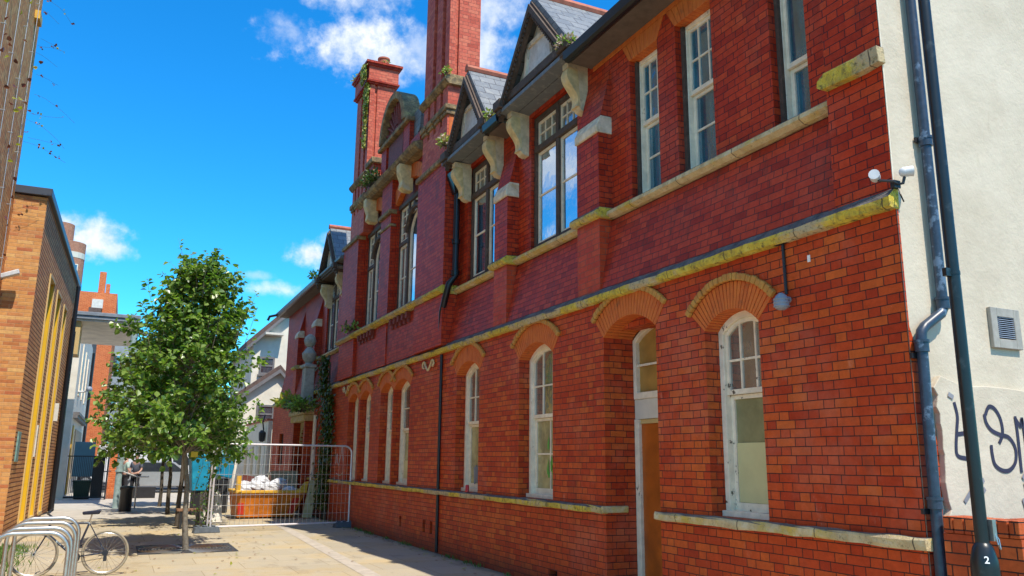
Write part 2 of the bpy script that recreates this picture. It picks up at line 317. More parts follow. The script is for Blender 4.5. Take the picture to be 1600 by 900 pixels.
pm('gable_board', (.66, .67, .70), .6, var=.25, scale=12, col2=(.34, .33, .31), thr=(.55, .75), s2=6.); pm('gable_render', (.72, .64, .51), .8, var=.25, scale=10, col2=(.3, .24, .17), s2=7.)
pm('soffit', (.13, .10, .08), .8, var=.3); pm('gutter_black', (.010, .011, .015), .35, var=.2)
pm('pipe_blue', (.028, .045, .075), .38, var=.4, scale=18, col2=(.11, .16, .23), thr=(.56, .62), s2=5.); pm('pipe_dark', (.015, .014, .018), .45)
pm('post_paint', (.009, .013, .015), .35, var=.3, scale=14, col2=(.035, .045, .048), thr=(.58, .72), s2=8.); pm('white_number', (.8, .8, .78), .5, var=.05)
pm('ridge_tile', (.46, .14, .08), .8, var=.35, scale=8); pm('terracotta_pot', (.5, .15, .08), .8)
pm('terracotta', (.22, .04, .03), .7, var=.5, scale=24, bmp=1., bscale=24); pm('corbel_stone', (.70, .54, .27), .8, var=.35, scale=9, bmp=.5, col2=(.52, .46, .34), thr=(.5, .7), s2=4.)
pm('pale_stone', (.74, .64, .48), .85, var=.35, scale=8, bmp=.6, col2=(.50, .38, .2), thr=(.52, .7), s2=5.); pm('corbel_side', (.68, .56, .37), .85, var=.35, scale=8, bmp=.4, col2=(.36, .29, .19), thr=(.55, .75), s2=6.)
pm('statue_stone', (.40, .39, .34), .85, var=.35, scale=8, bmp=.5)
pm('steel', (.50, .485, .46), .33, .85, var=.2, scale=20); pm('galv', (.55, .56, .56), .42, .75, var=.2, scale=30); pm('galv_bright', (.70, .67, .70), .4, .3, var=.1)
pm('rubber', (.035, .04, .05), .8, var=.3); pm('tyre', (.30, .25, .17), .8, var=.2); pm('black_plastic', (.014, .014, .018), .4); pm('saddle', (.018, .02, .04), .4)
pm('bike_frame', (.02, .025, .045), .3, var=.1, col2=(.35, .42, .44), thr=(.58, .62), s2=7.); pm('chrome', (.6, .58, .54), .25, .9)
pm('skip_yellow', (.66, .19, .010), .5, var=.4, scale=5, col2=(.22, .075, .02), thr=(.54, .70), s2=3.5, bmp=.2); pm('skip_rim', (.72, .40, .03), .5, var=.3, scale=6); pm('red_mark', (.65, .035, .02), .45, var=.2)
pm('rubble_bag', (.62, .62, .64), .7, var=.25, scale=6, bmp=.5, bscale=14); pm('blue_plastic', (.012, .33, .58), .42, var=.3, scale=3, col2=(.03, .42, .66), thr=(.5, .7), s2=2.)
pm('plank', (.55, .43, .22), .8, var=.3, scale=5); pm('white_board', (.66, .62, .55), .6, var=.2); pm('concrete_foot', (.10, .12, .145), .85, var=.3, scale=14, bmp=.5)
pm('yellow_panel', (.74, .42, .012), .45, var=.08, scale=2); pm('cream_trim', (.58, .40, .16), .6, var=.1); pm('coping', (.055, .06, .075), .4, var=.1, spec=.6)
pm('soffit_panel', (.74, .70, .60), .55, var=.3, scale=2); pm('canopy_edge', (.22, .25, .29), .45); pm('teal_paint', (.30, .40, .40), .5, var=.25, scale=9)
pm('teal_board', (.09, .21, .26), .5, var=.1); pm('dark_metal', (.02, .02, .024), .5); pm('bin_green', (.02, .07, .04), .5); pm('plaque', (.20, .34, .30), .4, var=.5, scale=9)
pm('cream_wall', (.72, .66, .54), .85, var=.15, scale=3, bmp=.2); pm('grey_cladding', (.30, .34, .37), .6, var=.25, scale=1.5); pm('tan_wall', (.50, .40, .26), .8, var=.25)
pm('tile_brown', (.12, .075, .06), .8, var=.4, scale=9); pm('fascia_grey', (.16, .15, .15), .7); pm('asphalt', (.06, .06, .062), .9, var=.3, scale=20, bmp=.4)
pm('pale_paving', (.46, .42, .36), .85, var=.2, scale=3, bmp=.3); pm('channel', (.48, .42, .34), .85, var=.25, scale=5, bmp=.4); pm('grate', (.075, .075, .08), .6, .3, var=.4, scale=16)
pm('white_car', (.75, .76, .78), .25, var=.05); pm('silver_car', (.42, .44, .46), .3, .5, var=.05); pm('car_glass', (.03, .035, .045), .1)
pm('skin', (.48, .27, .19), .55, var=.1); pm('shirt_mint', (.42, .55, .47), .8); pm('shirt_slate', (.10, .11, .14), .85); pm('trousers', (.02, .02, .025), .85); pm('hair', (.03, .02, .015), .7)
pm('bench_wood', (.25, .13, .07), .7, var=.4, scale=8); pm('red_can', (.55, .02, .02), .3); pm('vent_grey', (.36, .33, .28), .6, var=.25, scale=14); pm('graffiti', (.030, .022, .05), .6, var=.3, scale=20); pm('graffiti_grey', (.26, .25, .27), .6); pm('graffiti_white', (.55, .5, .46), .6)
pm('green_paint', (.10, .38, .06), .5); pm('lamp_white', (.62, .63, .64), .4); pm('lamp_grey', (.26, .30, .36), .4); pm('grass', (.10, .17, .03), .8); pm('void', (.006, .005, .005), .9); pm('tape_yellow', (.7, .5, .03), .6)

# ------------------------------------------------------------------ mesh builder
LOC = {}
def lift(o): return LOC.get(o.name, Vector((0, 0, 0)))
class MB:
    def __init__(s): s.v = []; s.f = []; s.mi = []; s.cur = 0
    def add(s, vs, fs):
        o = len(s.v); s.v += [tuple(v) for v in vs]; s.f += [tuple(i + o for i in f) for f in fs]; s.mi += [s.cur] * len(fs)
    def box(s, x0, x1, y0, y1, z0, z1):
        s.add([(x0, y0, z0), (x1, y0, z0), (x1, y1, z0), (x0, y1, z0), (x0, y0, z1), (x1, y0, z1), (x1, y1, z1), (x0, y1, z1)],
              [(0, 3, 2, 1), (4, 5, 6, 7), (0, 1, 5, 4), (1, 2, 6, 5), (2, 3, 7, 6), (3, 0, 4, 7)])
    def hexa(s, p):   # bottom 4, top 4
        s.add(p, [(0, 3, 2, 1), (4, 5, 6, 7), (0, 1, 5, 4), (1, 2, 6, 5), (2, 3, 7, 6), (3, 0, 4, 7)])
    def prism(s, poly, axis, a, b):
        def P(u, v, w): return {'x': (w, u, v), 'y': (u, w, v), 'z': (u, v, w)}[axis]
        n = len(poly); vs = [P(u, v, a) for u, v in poly] + [P(u, v, b) for u, v in poly]
        tri = tessellate_polygon([[Vector((u, v, 0)) for u, v in poly]])
        fs = [tuple(t) for t in tri] + [tuple(i + n for i in reversed(t)) for t in tri]
        fs += [(i, (i + 1) % n, (i + 1) % n + n, i + n) for i in range(n)]
        s.add(vs, fs)
    def cyl(s, p0, p1, r0, r1=None, n=10, cap=True):
        s.tube([p0, p1], [r0, r0 if r1 is None else r1], n, cap)
    def tube(s, path, r, n=8, cap=True):
        path = [Vector(p) for p in path]; m = len(path)
        rs = r if isinstance(r, (list, tuple)) else [r] * m
        o = len(s.v); prev = None
        for i, p in enumerate(path):
            t = (path[min(i + 1, m - 1)] - path[max(i - 1, 0)])
            t = t.normalized() if t.length > 1e-9 else Vector((0, 0, 1))
            if prev is None:
                a = Vector((1, 0, 0)) if abs(t.x) < .8 else Vector((0, 1, 0)); u = t.cross(a).normalized()
            else:
                u = prev - t * prev.dot(t); u = u.normalized() if u.length > 1e-6 else prev
            prev = u; w = t.cross(u)
            for k in range(n):
                an = 2 * math.pi * k / n; s.v.append(tuple(p + (u * math.cos(an) + w * math.sin(an)) * rs[i]))
        for i in range(m - 1):
            for k in range(n):
                s.f.append((o + i * n + k, o + i * n + (k + 1) % n, o + (i + 1) * n + (k + 1) % n, o + (i + 1) * n + k)); s.mi.append(s.cur)
        if cap:
            s.f.append(tuple(o + k for k in reversed(range(n)))); s.mi.append(s.cur)
            s.f.append(tuple(o + (m - 1) * n + k for k in range(n))); s.mi.append(s.cur)
    def lathe(s, c, prof, n=16):
        s.tube([(c[0], c[1], c[2] + z) for r, z in prof], [max(r, .001) for r, z in prof], n)
    def ball(s, c, rx, ry=None, rz=None, n=10, m=7, jit=0, rnd=None):
        ry = rx if ry is None else ry; rz = rx if rz is None else rz
        vs = []; 
        for i in range(m + 1):
            th = math.pi * i / m
            for k in range(n):
                ph = 2 * math.pi * k / n; j = 1 + (rnd.uniform(-jit, jit) if rnd else 0)
                vs.append((c[0] + rx * j * math.sin(th) * math.cos(ph), c[1] + ry * j * math.sin(th) * math.sin(ph), c[2] + rz * j * math.cos(th)))
        fs = [(i * n + k, i * n + (k + 1) % n, (i + 1) * n + (k + 1) % n, (i + 1) * n + k) for i in range(m) for k in range(n)]
        s.add(vs, fs)
    def wall(s, outer, holes, X, depth, axis='x'):
        """a face with holes cut in it, and the reveals of the holes running back by depth"""
        P = (lambda u, v, w: (w, u, v)) if axis == 'x' else (lambda u, v, w: (u, w, v))
        loops = [outer] + holes
        tri = tessellate_polygon([[Vector((u, v, 0)) for u, v in L] for L in loops])
        flat = [p for L in loops for p in L]
        s.add([P(u, v, X) for u, v in flat], [tuple(t) for t in tri])
        for L in holes:
            n = len(L)
            s.add([P(u, v, X) for u, v in L] + [P(u, v, X + depth) for u, v in L], [(i, (i + 1) % n, (i + 1) % n + n, i + n) for i in range(n)])
    def ring(s, a, b, X0, X1):
        """frame between two matching loops in YZ, from X0 back to X1"""
        n = len(a); vs = [(X0, *p) for p in a] + [(X0, *p) for p in b] + [(X1, *p) for p in a] + [(X1, *p) for p in b]; fs = []
        for i in range(n):
            j = (i + 1) % n
            fs += [(i, j, n + j, n + i), (n + i, n + j, 3 * n + j, 3 * n + i), (2 * n + i, 3 * n + i, 3 * n + j, 2 * n + j), (i, 2 * n + i, 2 * n + j, j)]
        s.add(vs, fs)
    def sheet(s, poly, X, axis='x'):
        P = (lambda u, v: (X, u, v)) if axis == 'x' else ((lambda u, v: (u, X, v)) if axis == 'y' else (lambda u, v: (u, v, X)))
        s.add([P(u, v) for u, v in poly], [tuple(t) for t in tessellate_polygon([[Vector((u, v, 0)) for u, v in poly]])])
    def build(s, name, mats, parent=None, smooth=False, bevel=0, seg=1, weld=False):
        me = bpy.data.meshes.new(name); off = lift(parent) if parent else Vector((0, 0, 0))
        me.from_pydata([(x - off.x, y - off.y, z - off.z) for x, y, z in s.v], [], s.f)
        if isinstance(mats, str): mats = [mats]
        for m in mats: me.materials.append(MATS[m])
        if len(mats) > 1: me.polygons.foreach_set('material_index', s.mi)
        bm = bmesh.new(); bm.from_mesh(me)
        if weld: bmesh.ops.remove_doubles(bm, verts=bm.verts, dist=1e-4)
        bmesh.ops.recalc_face_normals(bm, faces=bm.faces); bm.to_mesh(me); bm.free()
        if smooth:
            me.polygons.foreach_set('use_smooth', [True] * len(me.polygons))
            try: me.set_sharp_from_angle(angle=R(40))
            except Exception: pass
        o = bpy.data.objects.new(name, me); COL.objects.link(o)
        if parent: o.parent = parent; LOC[o.name] = off
        if bevel:
            b = o.modifiers.new('bevel', 'BEVEL'); b.width = bevel; b.segments = seg; b.limit_method = 'ANGLE'; b.angle_limit = R(35)
        return o
def thing(name, label, cat, loc, group=None):
    o = bpy.data.objects.new(name, None); COL.objects.link(o); o.location = loc; o.empty_display_size = .2
    LOC[o.name] = Vector(loc); tag(o, label, cat, group); return o
def tag(o, label, cat, group=None, kind=None):
    o['label'] = label; o['category'] = cat
    if group: o['group'] = group
    if kind: o['kind'] = kind
    return o
def struct(o, kind='structure'): o['kind'] = kind; return o
def dup(root, loc, label, rz=0):
    r = root.copy(); COL.objects.link(r); r.location = loc; r.rotation_euler = (0, 0, rz); r['label'] = label
    for ch in list(root.children):
        c = ch.copy(); COL.objects.link(c); c.parent = r
        for g in list(ch.children):
            d = g.copy(); COL.objects.link(d); d.parent = c
    return r

# ------------------------------------------------------------------ ground
b = MB(); b.sheet([(-400, -400), (400, -400), (400, 600), (-400, 600)], -.008, 'z'); struct(b.build('ground', 'asphalt'))
b = MB(); b.sheet([(-7, -8), (8.9, -8), (8.9, 33), (-7, 33)], 0, 'z'); struct(b.build('pavement', 'paving'))
b = MB(); b.sheet([(-1.7, 24.6), (1.3, 24.9), (2.0, 33), (2.0, 43), (-3, 43), (-3, 30.9), (-1.72, 30.8)], .004, 'z'); struct(b.build('path', 'pale_paving'))
b = MB(); b.sheet([(2.0, 33.004), (8.9, 33.004), (8.9, 43), (2.004, 43)], 0, 'z'); struct(b.build('pavement', 'pale_paving'))
b = MB(); b.sheet([(3.72, 22.5), (3.94, 22.5), (3.46, 10), (3.2, 3), (2.95, 3), (3.22, 10)], .004, 'z'); struct(b.build('drainage_channel', 'channel'))

# ------------------------------------------------------------------ the red brick building
D = 5.25; XR = 5.45
school = thing('brick_building', 'long red Victorian brick building with stone ledges, dormers and tall chimneys along the right', 'building', (D, 18, 0))

def arc(y0, y1, zs, rise, d=0., n=12):
    """arc points from (y1) to (y0) of the arch over an opening, moved inwards by d; also its centre and radius"""
    w = (y1 - y0) / 2; ym = (y0 + y1) / 2; Rr = (w * w + rise * rise) / (2 * rise); cz = zs + rise - Rr
    r = Rr - d; h = w - d if d >= 0 else w * r / Rr
    a = math.asin(max(-1, min(1, h / r)))
    return [(ym + r * math.sin(a - 2 * a * i / n), cz + r * math.cos(a - 2 * a * i / n)) for i in range(n + 1)], ym, cz, Rr, math.asin(w / Rr)
def loop(y0, y1, z0, zs, rise=0., d=0., z0d=None):
    if z0d is None: z0d = d
    if rise <= 0: return [(y0 + d, z0 + z0d), (y1 - d, z0 + z0d), (y1 - d, zs - d), (y0 + d, zs - d)]
    pts = arc(y0, y1, zs, rise, d)[0]
    return [(y0 + d, z0 + z0d), (y1 - d, z0 + z0d)] + pts
def top_at(y, y0, y1, zs, rise):
    if rise <= 0: return zs
    _, ym, cz, Rr, a = arc(y0, y1, zs, rise); return cz + math.sqrt(max(0, Rr * Rr - (y - ym) ** 2))

def sash_window(root, y0, y1, z0, zs, rise, X, cols, rows, zm, panes=('glass_grey', 'cream_glass'), fmat='white_paint', lowbars=(0, 0), fw=.065, low_split=None, label=None, lower_thick=.05):
    b = MB(); b.ring(loop(y0, y1, z0, zs, rise), loop(y0, y1, z0, zs, rise, fw, .05), X, X + .12)
    b.box(X - .05, X + .1, y0 + .003, y1 - .003, z0, z0 + .055)
    f = b.build('window', fmat, root, bevel=.004)
    if label: f['label'] = label
    a0, a1 = y0 + fw + .002, y1 - fw - .002; rr = max(0, rise - .01)
    zt = zs - (fw if rise <= 0 else 0)
    # upper sash
    up = (lambda d, zb=0: loop(y0, y1, zm, zs, rise, fw + .002 + d, zb)) if rise > 0 else (lambda d, zb=0: [(a0 + d, zm + zb), (a1 - d, zm + zb), (a1 - d, zt - d), (a0 + d, zt - d)])
    b = MB(); b.ring(up(0), up(.04, .05), X + .03, X + .07)
    for k in range(1, cols):
        y = a0 + (a1 - a0) * k / cols; b.box(X + .035, X + .06, y - .011, y + .011, zm + .04, top_at(y, y0, y1, zs, rise) - fw - .03 if rise > 0 else zt - .03)
    for k in range(1, rows):
        z = zm + (zs + rise * .6 - fw - zm) * k / rows; b.box(X + .0365, X + .0585, a0 + .03, a1 - .03, z - .011, z + .011)
    b.build('sash', fmat, f)
    b = MB(); b.sheet(up(.02, .02), X + .05); b.build('glass_pane', panes[0], f)
    # lower sash
    lo = lambda d, zb: [(a0 + d, z0 + .052 + zb), (a1 - d, z0 + .052 + zb), (a1 - d, zm - .004), (a0 + d, zm - .004)]
    l2 = lambda d, zb: [(a0 + d, z0 + .052 + zb), (a1 - d, z0 + .052 + zb), (a1 - d, zm - .045), (a0 + d, zm - .045)]
    b = MB(); b.ring(lo(0, 0), l2(lower_thick, .08), X + .068, X + .105)
    c_, r_ = lowbars
    for k in range(1, c_):
        y = a0 + (a1 - a0) * k / c_; b.box(X + .074, X + .098, y - .011, y + .011, z0 + .1, zm - .03)
    for k in range(1, r_):
        z = z0 + .1 + (zm - z0 - .1) * k / r_; b.box(X + .0755, X + .0965, a0 + .03, a1 - .03, z - .012, z + .012)
    b.build('sash', fmat if panes[1] != 'cream_glass' else fmat, f)
    b = MB(); b.sheet([(a0 + .01, z0 + .07), (a1 - .01, z0 + .07), (a1 - .01, zm - .01), (a0 + .01, zm - .01)], X + .088); b.build('glass_pane', panes[1], f)
    if low_split:
        b = MB(); b.box(X + .076, X + .084, a0 + lower_thick + .004, a1 - lower_thick - .004, z0 + .135, low_split); b.build('board', 'cream_board', f)
    return f

def voussoir_arch(root, y0, y1, zs, rise, t, n, X0=D - .008, X1=D + .19, hood=True, name='arch', mat='rubbed_brick'):
    _, ym, cz, Rr, a = arc(y0, y1, zs, rise)
    b = MB(); rin = Rr - .003; rout = Rr + t - (.075 if hood else 0)
    for i in range(n):
        t0 = -a + 2 * a * i / n + .004 / Rr; t1 = -a + 2 * a * (i + 1) / n - .004 / Rr
        q = [(ym + r * math.sin(th), cz + r * math.cos(th)) for r, th in ((rin, t0), (rout, t0), (rout, t1), (rin, t1))]
        b.prism(q, 'x', X0 + random.uniform(0, .003), X1)
    o = b.build(name, mat, root, bevel=.003)
    if hood:
        b = MB(); m = int(n * .95)
        for i in range(m):
            t0 = -a * 1.03 + 2.06 * a * i / m + .003; t1 = -a * 1.03 + 2.06 * a * (i + 1) / m - .003; j = random.uniform(-.006, .006)
            q = [(ym + r * math.sin(th), cz + r * math.cos(th)) for r, th in ((rout + .003, t0), (Rr + t + j, t0), (Rr + t + j, t1), (rout + .003, t1))]
            b.prism(q, 'x', X0 - .042 + random.uniform(-.006, .006), D - .0005)
        b.build('hood_mould', 'hood_brick', root, bevel=.012, seg=2)
    return o
random.seed(5)

# ----- openings of the lower wall: (near y, far y, spring z, rise)
LOWW = [(5.71, 6.49, 2.91, .17), (9.74, 10.79, 3.08, .20), (12.28, 13.30, 3.08, .20), (15.87, 16.98, 3.10, .19), (17.05, 17.98, 3.10, .19), (18.78, 19.75, 3.06, .19), (19.9, 20.86, 3.06, .19)]
DOORO = (7.33, 8.42, 3.10, .20)
AIR = [(9.9, 10.05), (13.55, 13.7), (15.05, 15.2), (15.35, 15.5), (17.1, 17.25), (20.9, 21.05)]
holes = [loop(y0, y1, 1.10, zs, r) for y0, y1, zs, r in LOWW] + [loop(DOORO[0], DOORO[1], .02, DOORO[2], DOORO[3])]
airz = [.14, .3, .25, .25, .25, .28]
airz[0] = .18
AIRB = [(9.62, 9.84, .12, .22), (14.33, 14.47, .30, .52), (14.72, 14.86, .30, .52), (16.15, 16.28, .30, .50)]
holes += [[(a, c), (bq, c), (bq, d), (a, d)] for a, bq, c, d in AIRB]
holes += [loop(25.55, 27.0, .02, 2.05, .6), [(30.0, 1.4), (30.8, 1.4), (30.8, 2.5), (30.0, 2.5)], [(23.6, 1.15), (24.25, 1.15), (24.25, 2.9), (23.6, 2.9)]]
b = MB(); b.wall([(4.14, 0), (32.5, 0), (32.5, 3.6), (4.14, 3.6)], holes, D, .19)
b.wall([(5.255, 0), (5.47, 0), (5.43, 1.2), (5.47, 1.6), (5.42, 2.1), (5.36, 2.35), (5.27, 2.62), (5.27, 3.6), (5.255, 3.6)], [], 4.132, .01, 'y')
b.build('wall', 'brick_low', school)
for a, bq, c, d in AIRB + [(29.9, 30.9, 1.3, 2.6)]: b = MB(); b.sheet([(a - .01, c - .01), (bq + .01, c - .01), (bq + .01, d + .01), (a - .01, d + .01)], D + .1); b.build('air_brick', 'void', school)

def course(root, name, y0, y1, prof, mat, step=.18, jit=.007, ends=True):
    """a stone course with a worn arris: an XZ profile carried along Y"""
    b = MB(); n = max(2, int((y1 - y0) / step)); m = len(prof); vs = []; drift = 0
    for i in range(n + 1):
        y = y0 + (y1 - y0) * i / n
        for k, (x, z) in enumerate(prof):
            j = jit if x < D + .05 else 0
            vs.append((x + random.uniform(-j, j), y, z + random.uniform(-j, j)))
    fs = [(i * m + k, i * m + (k + 1) % m, (i + 1) * m + (k + 1) % m, (i + 1) * m + k) for i in range(n) for k in range(m)]
    fs += [tuple(range(m)), tuple(n * m + k for k in reversed(range(m)))]
    b.add(vs, fs); return b.build(name, mat, root)
ledge = [(D - .072, 1.012), (D - .08, 1.03), (D - .082, 1.078), (D - .066, 1.094), (D + .02, 1.10), (D + .02, 1.01)]
course(school, 'stone_ledge', 4.09, 7.335, ledge, 'stone'); course(school, 'stone_ledge', 8.415, 25.5, ledge, 'lichen_stone'); course(school, 'stone_ledge', 27.1, 32.5, ledge, 'stone')
b = MB(); b.box(D - .07, D + .30, 8.385, 8.425, 1.017, 1.097); b.build('stone_ledge', 'stone', school, bevel=.01)
strc = [(D - .045, 3.548), (D - .075, 3.56), (D - .088, 3.60), (D - .085, 3.632), (D - .005, 3.712), (D + .03, 3.715), (D + .03, 3.548)]
course(school, 'string_course', 4.125, 32.5, strc, 'lichen_stone', .16, .006)

for i, (y0, y1, zs, r) in enumerate(LOWW):
    zm = 2.27 if i == 0 else 2.22
    w = sash_window(school, y0 + .003, y1 - .003, 1.10, zs, r, D + .17, 3 if i < 3 else 2, 2, zm, ('glass_grey', 'green_glass' if i == 0 else 'cream_glass'), 'white_peel' if i == 0 else 'white_paint', (0, 0) if i != 1 else (2, 2), low_split=1.80 if i == 0 else (1.6 if i > 2 else None), lower_thick=.05)
    voussoir_arch(school, y0, y1, zs, r, .34 if i < 3 else .30, 23)
b = MB()
random.seed(8)
# green paint splashes on the second window
for k in range(14):
    y = random.uniform(9.86, 10.35); z = 1.32 + abs(random.gauss(0, .22)); b.sheet([(y, z), (y + .05, z), (y + .06, z + random.uniform(.05, .22)), (y + .01, z + random.uniform(.05, .25))], D + .2365 + k * .0004)
b.build('paint_splash', 'green_paint', school)
b = MB()
for k in range(7):
    y = 12.62 + k * .055; b.tube([(D + .2365, y, 1.22 + .02 * (k % 3)), (D + .2365, y + .02, 1.5 + .03 * (k % 2))], .016, 5)
b.build('paint_mark', 'graffiti_grey', school)
# door
voussoir_arch(school, *DOORO, .35, 23, X1=D + .42)
b = MB(); b.box(D + .19, D + .46, 8.42, 8.62, .02, 3.25); b.box(D + .19, D + .46, 7.14, 7.33, .02, 3.25); b.box(D + .19, D + .46, 7.2, 8.6, 3.2, 3.5); b.build('door_reveal', 'brick_low', school)
b = MB(); X = D + .42; y0, y1 = 7.335, 8.415
b.ring(loop(y0, y1, 2.36, DOORO[2] - .01, .19), loop(y0, y1, 2.36, DOORO[2] - .01, .19, .06, .08), X, X + .1)
dw = b.build('fanlight', 'white_peel', school, bevel=.004)
b = MB(); b.box(X + .02, X + .05, 7.86, 7.885, 2.42, 3.22); b.box(X + .0215, X + .0485, 7.4, 8.36, 2.76, 2.785); b.build('glazing_bar', 'white_paint', dw)
b = MB(); b.sheet(loop(y0, y1, 2.38, DOORO[2] - .01, .19, .04, .04), X + .06); b.build('glass_pane', 'orange_blind', dw)
b = MB(); b.box(X + .015, X + .07, y0, y1, 2.12, 2.357); b.build('door_panel', 'grey_board', school)
b = MB(); b.box(X, X + .1, 8.325, 8.415, .02, 2.117); b.box(X, X + .1, y0, 7.40, .02, 2.117); b.build('door_frame', 'white_peel', school, bevel=.005)
b = MB(); b.box(X + .045, X + .085, 7.402, 8.323, .03, 2.06); dr = b.build('door', 'door_wood', school)
b = MB(); b.box(X + .03, X + .086, 7.402, 8.323, 2.063, 2.115); b.build('door_head', 'cream_trim', dr)
b = MB(); b.box(D + .19, D + .42, 7.335, 8.415, 0.0, .03); b.build('door_step', 'stone', school)
# entrance porch in the far wing
voussoir_arch(school, 25.55, 27.0, 2.05, .6, .34, 15, hood=False, mat='corbel_stone', name='porch_arch')
b = MB(); b.sheet([(25.4, 0.01), (27.1, .01), (27.1, 2.9), (25.4, 2.9)], D + .185); b.build('door', 'void', school)
for yy in (25.3, 27.1): b = MB(); b.box(D - .22, D + .02, yy - .1, yy + .1, .02, 2.75); b.build('porch_pilaster', 'brick_low', school)
b = MB(); b.box(D - .34, D + .02, 25.0, 27.4, 2.95, 3.12); b.box(D - .28, D + .02, 25.08, 27.32, 2.75, 2.95); b.build('porch_hood', 'stone', school, bevel=.02)
b = MB(); b.sheet([(23.5, 1.1), (24.3, 1.1), (24.3, 2.95), (23.5, 2.95)], D + .15); b.build('glass_pane', 'glass_teal_reflection', school)

# ----- upper storey
U = [(5.09, 5.55), (6.42, 7.06), (7.42, 8.02)]
DW = [(9.36, 10.82, 10.08), (12.02, 13.4, 12.7), (23.45, 24.95, 23.5)]
holes = [loop(a, c, 4.76, 6.67) for a, c in U] + [loop(a, c, 4.76, 7.0) for a, c, _ in DW[:2]]
b = MB(); b.wall([(4.14, 4.6), (13.9, 4.6), (13.9, 7.12), (4.14, 7.12)], holes, XR, .14); b.build('wall', 'brick_up', school)
b = MB(); b.wall([(21.4, 4.6), (31.6, 4.6), (31.6, 7.12), (21.4, 7.12)], [loop(DW[2][0], DW[2][1], 4.76, 7.0)], XR, .14)
b.build('wall', 'brick_up', school)
# battered spandrels between string course and sill
b = MB()
for y0, y1 in ((4.73, 8.48), (9.04, 11.27), (11.76, 13.82), (21.5, 31.6)):
    b = MB(); b.add([(D + .005, y0, 3.69), (D + .005, y1, 3.69), (XR - .02, y1, 4.64), (XR - .02, y0, 4.64)], [(0, 1, 2, 3)]); b.build('battered_wall', 'brick_batter', school)
# piers
def pier(y0, y1, zst):
    b = MB(); b.prism([(D, 3.6), (D, 4.66), (XR + .02, 4.66), (XR + .02, 3.6)], 'y', y0, y1); b.build('pier', 'brick_orange_pier', school)
    b = MB(); b.prism([(D, 4.74), (D, zst), (XR + .02, zst), (XR + .02, 4.74)], 'y', y0, y1)
    b.prism([(D + .035, zst + .24), (XR + .02, zst + 1.0), (XR + .02, zst + .24)], 'y', y0, y1); b.build('pier', 'brick_up', school)
    b = MB(); b.prism([(D - .03, zst + .002), (D - .035, zst + .1), (D + .035, zst + .245), (XR + .02, zst + .245), (XR + .02, zst + .002)], 'y', y0 - .012, y1 + .012); b.build('weathering_stone', 'pale_stone', school, bevel=.015, seg=2)
    b = MB(); b.prism([(D - .06, 4.655), (D - .10, 4.70), (D - .09, 4.745), (D - .03, 4.79), (XR, 4.80), (XR, 4.655)], 'y', y0 - .06, y1 + .06); b.build('pier_sill', 'lichen_stone', school, bevel=.012, seg=2)
pier(8.48, 9.04, 5.83); pier(11.27, 11.76, 5.79); pier(25.6, 26.1, 5.75); pier(28.4, 28.9, 5.75)
# corner pier, flush
b = MB(); b.box(D, XR + .02, 4.152, 4.72, 3.6, 7.1); b.build('pier', 'brick_up', school)
b = MB(); b.prism([(4.10, 4.755), (4.11, 4.90), (4.2, 4.905), (4.34, 4.895), (4.66, 4.905), (4.74, 4.86), (4.75, 4.80), (4.70, 4.765), (4.3, 4.745)], 'x', D - .085, D - .001); b.build('corner_stone', 'lichen_stone', school, bevel=.025, seg=2)
usill = [(XR - .07, 4.655), (XR - .13, 4.69), (XR - .125, 4.735), (XR - .05, 4.785), (XR + .12, 4.80), (XR + .12, 4.655)]
for y0, y1 in ((4.73, 8.45), (9.07, 11.24), (11.79, 13.8), (21.75, 25.55), (26.15, 28.35)): course(school, 'stone_sill', y0, y1, [(x, z) for x, z in usill], 'stone', .17, .006)
# flat gauged lintels
for y0, y1 in U:
    n = 9; b = MB()
    for k in range(n):
        def yy(t, zf): return y0 + (y1 - y0) * t + (t - .5) * .30 * zf
        t0, t1 = k / n + .004, (k + 1) / n - .004
        b.prism([(yy(t0, 0), 6.667), (yy(t0, 1), 6.915), (yy(t1, 1), 6.915), (yy(t1, 0), 6.667)], 'x', XR - .01, XR + .13)
    b.build('lintel', 'rubbed_brick', school, bevel=.003)
b = MB(); b.box(XR - .008, XR + .02, 4.72, 8.9, 6.92, 7.0); b.build('cornice', 'rubbed_brick', school)
for i, (y0, y1) in enumerate(U):
    sash_window(school, y0 + .003, y1 - .003, 4.79, 6.664, 0, XR + .12, 3 if i else 1, 2 if i else 1, 5.78 if i else 5.42, ('glass_teal_reflection', 'glass_teal_reflection'), 'white_paint', (0, 2) if i else (0, 0), fw=.05)
    b = MB(); b.box(XR + .08, XR + .119, y1 - .05, y1 - .002, 4.80, 6.66); b.box(XR + .08, XR + .119, y0 + .002, y0 + .04, 4.80, 6.66); b.build('window_casing', 'dark_timber', school)
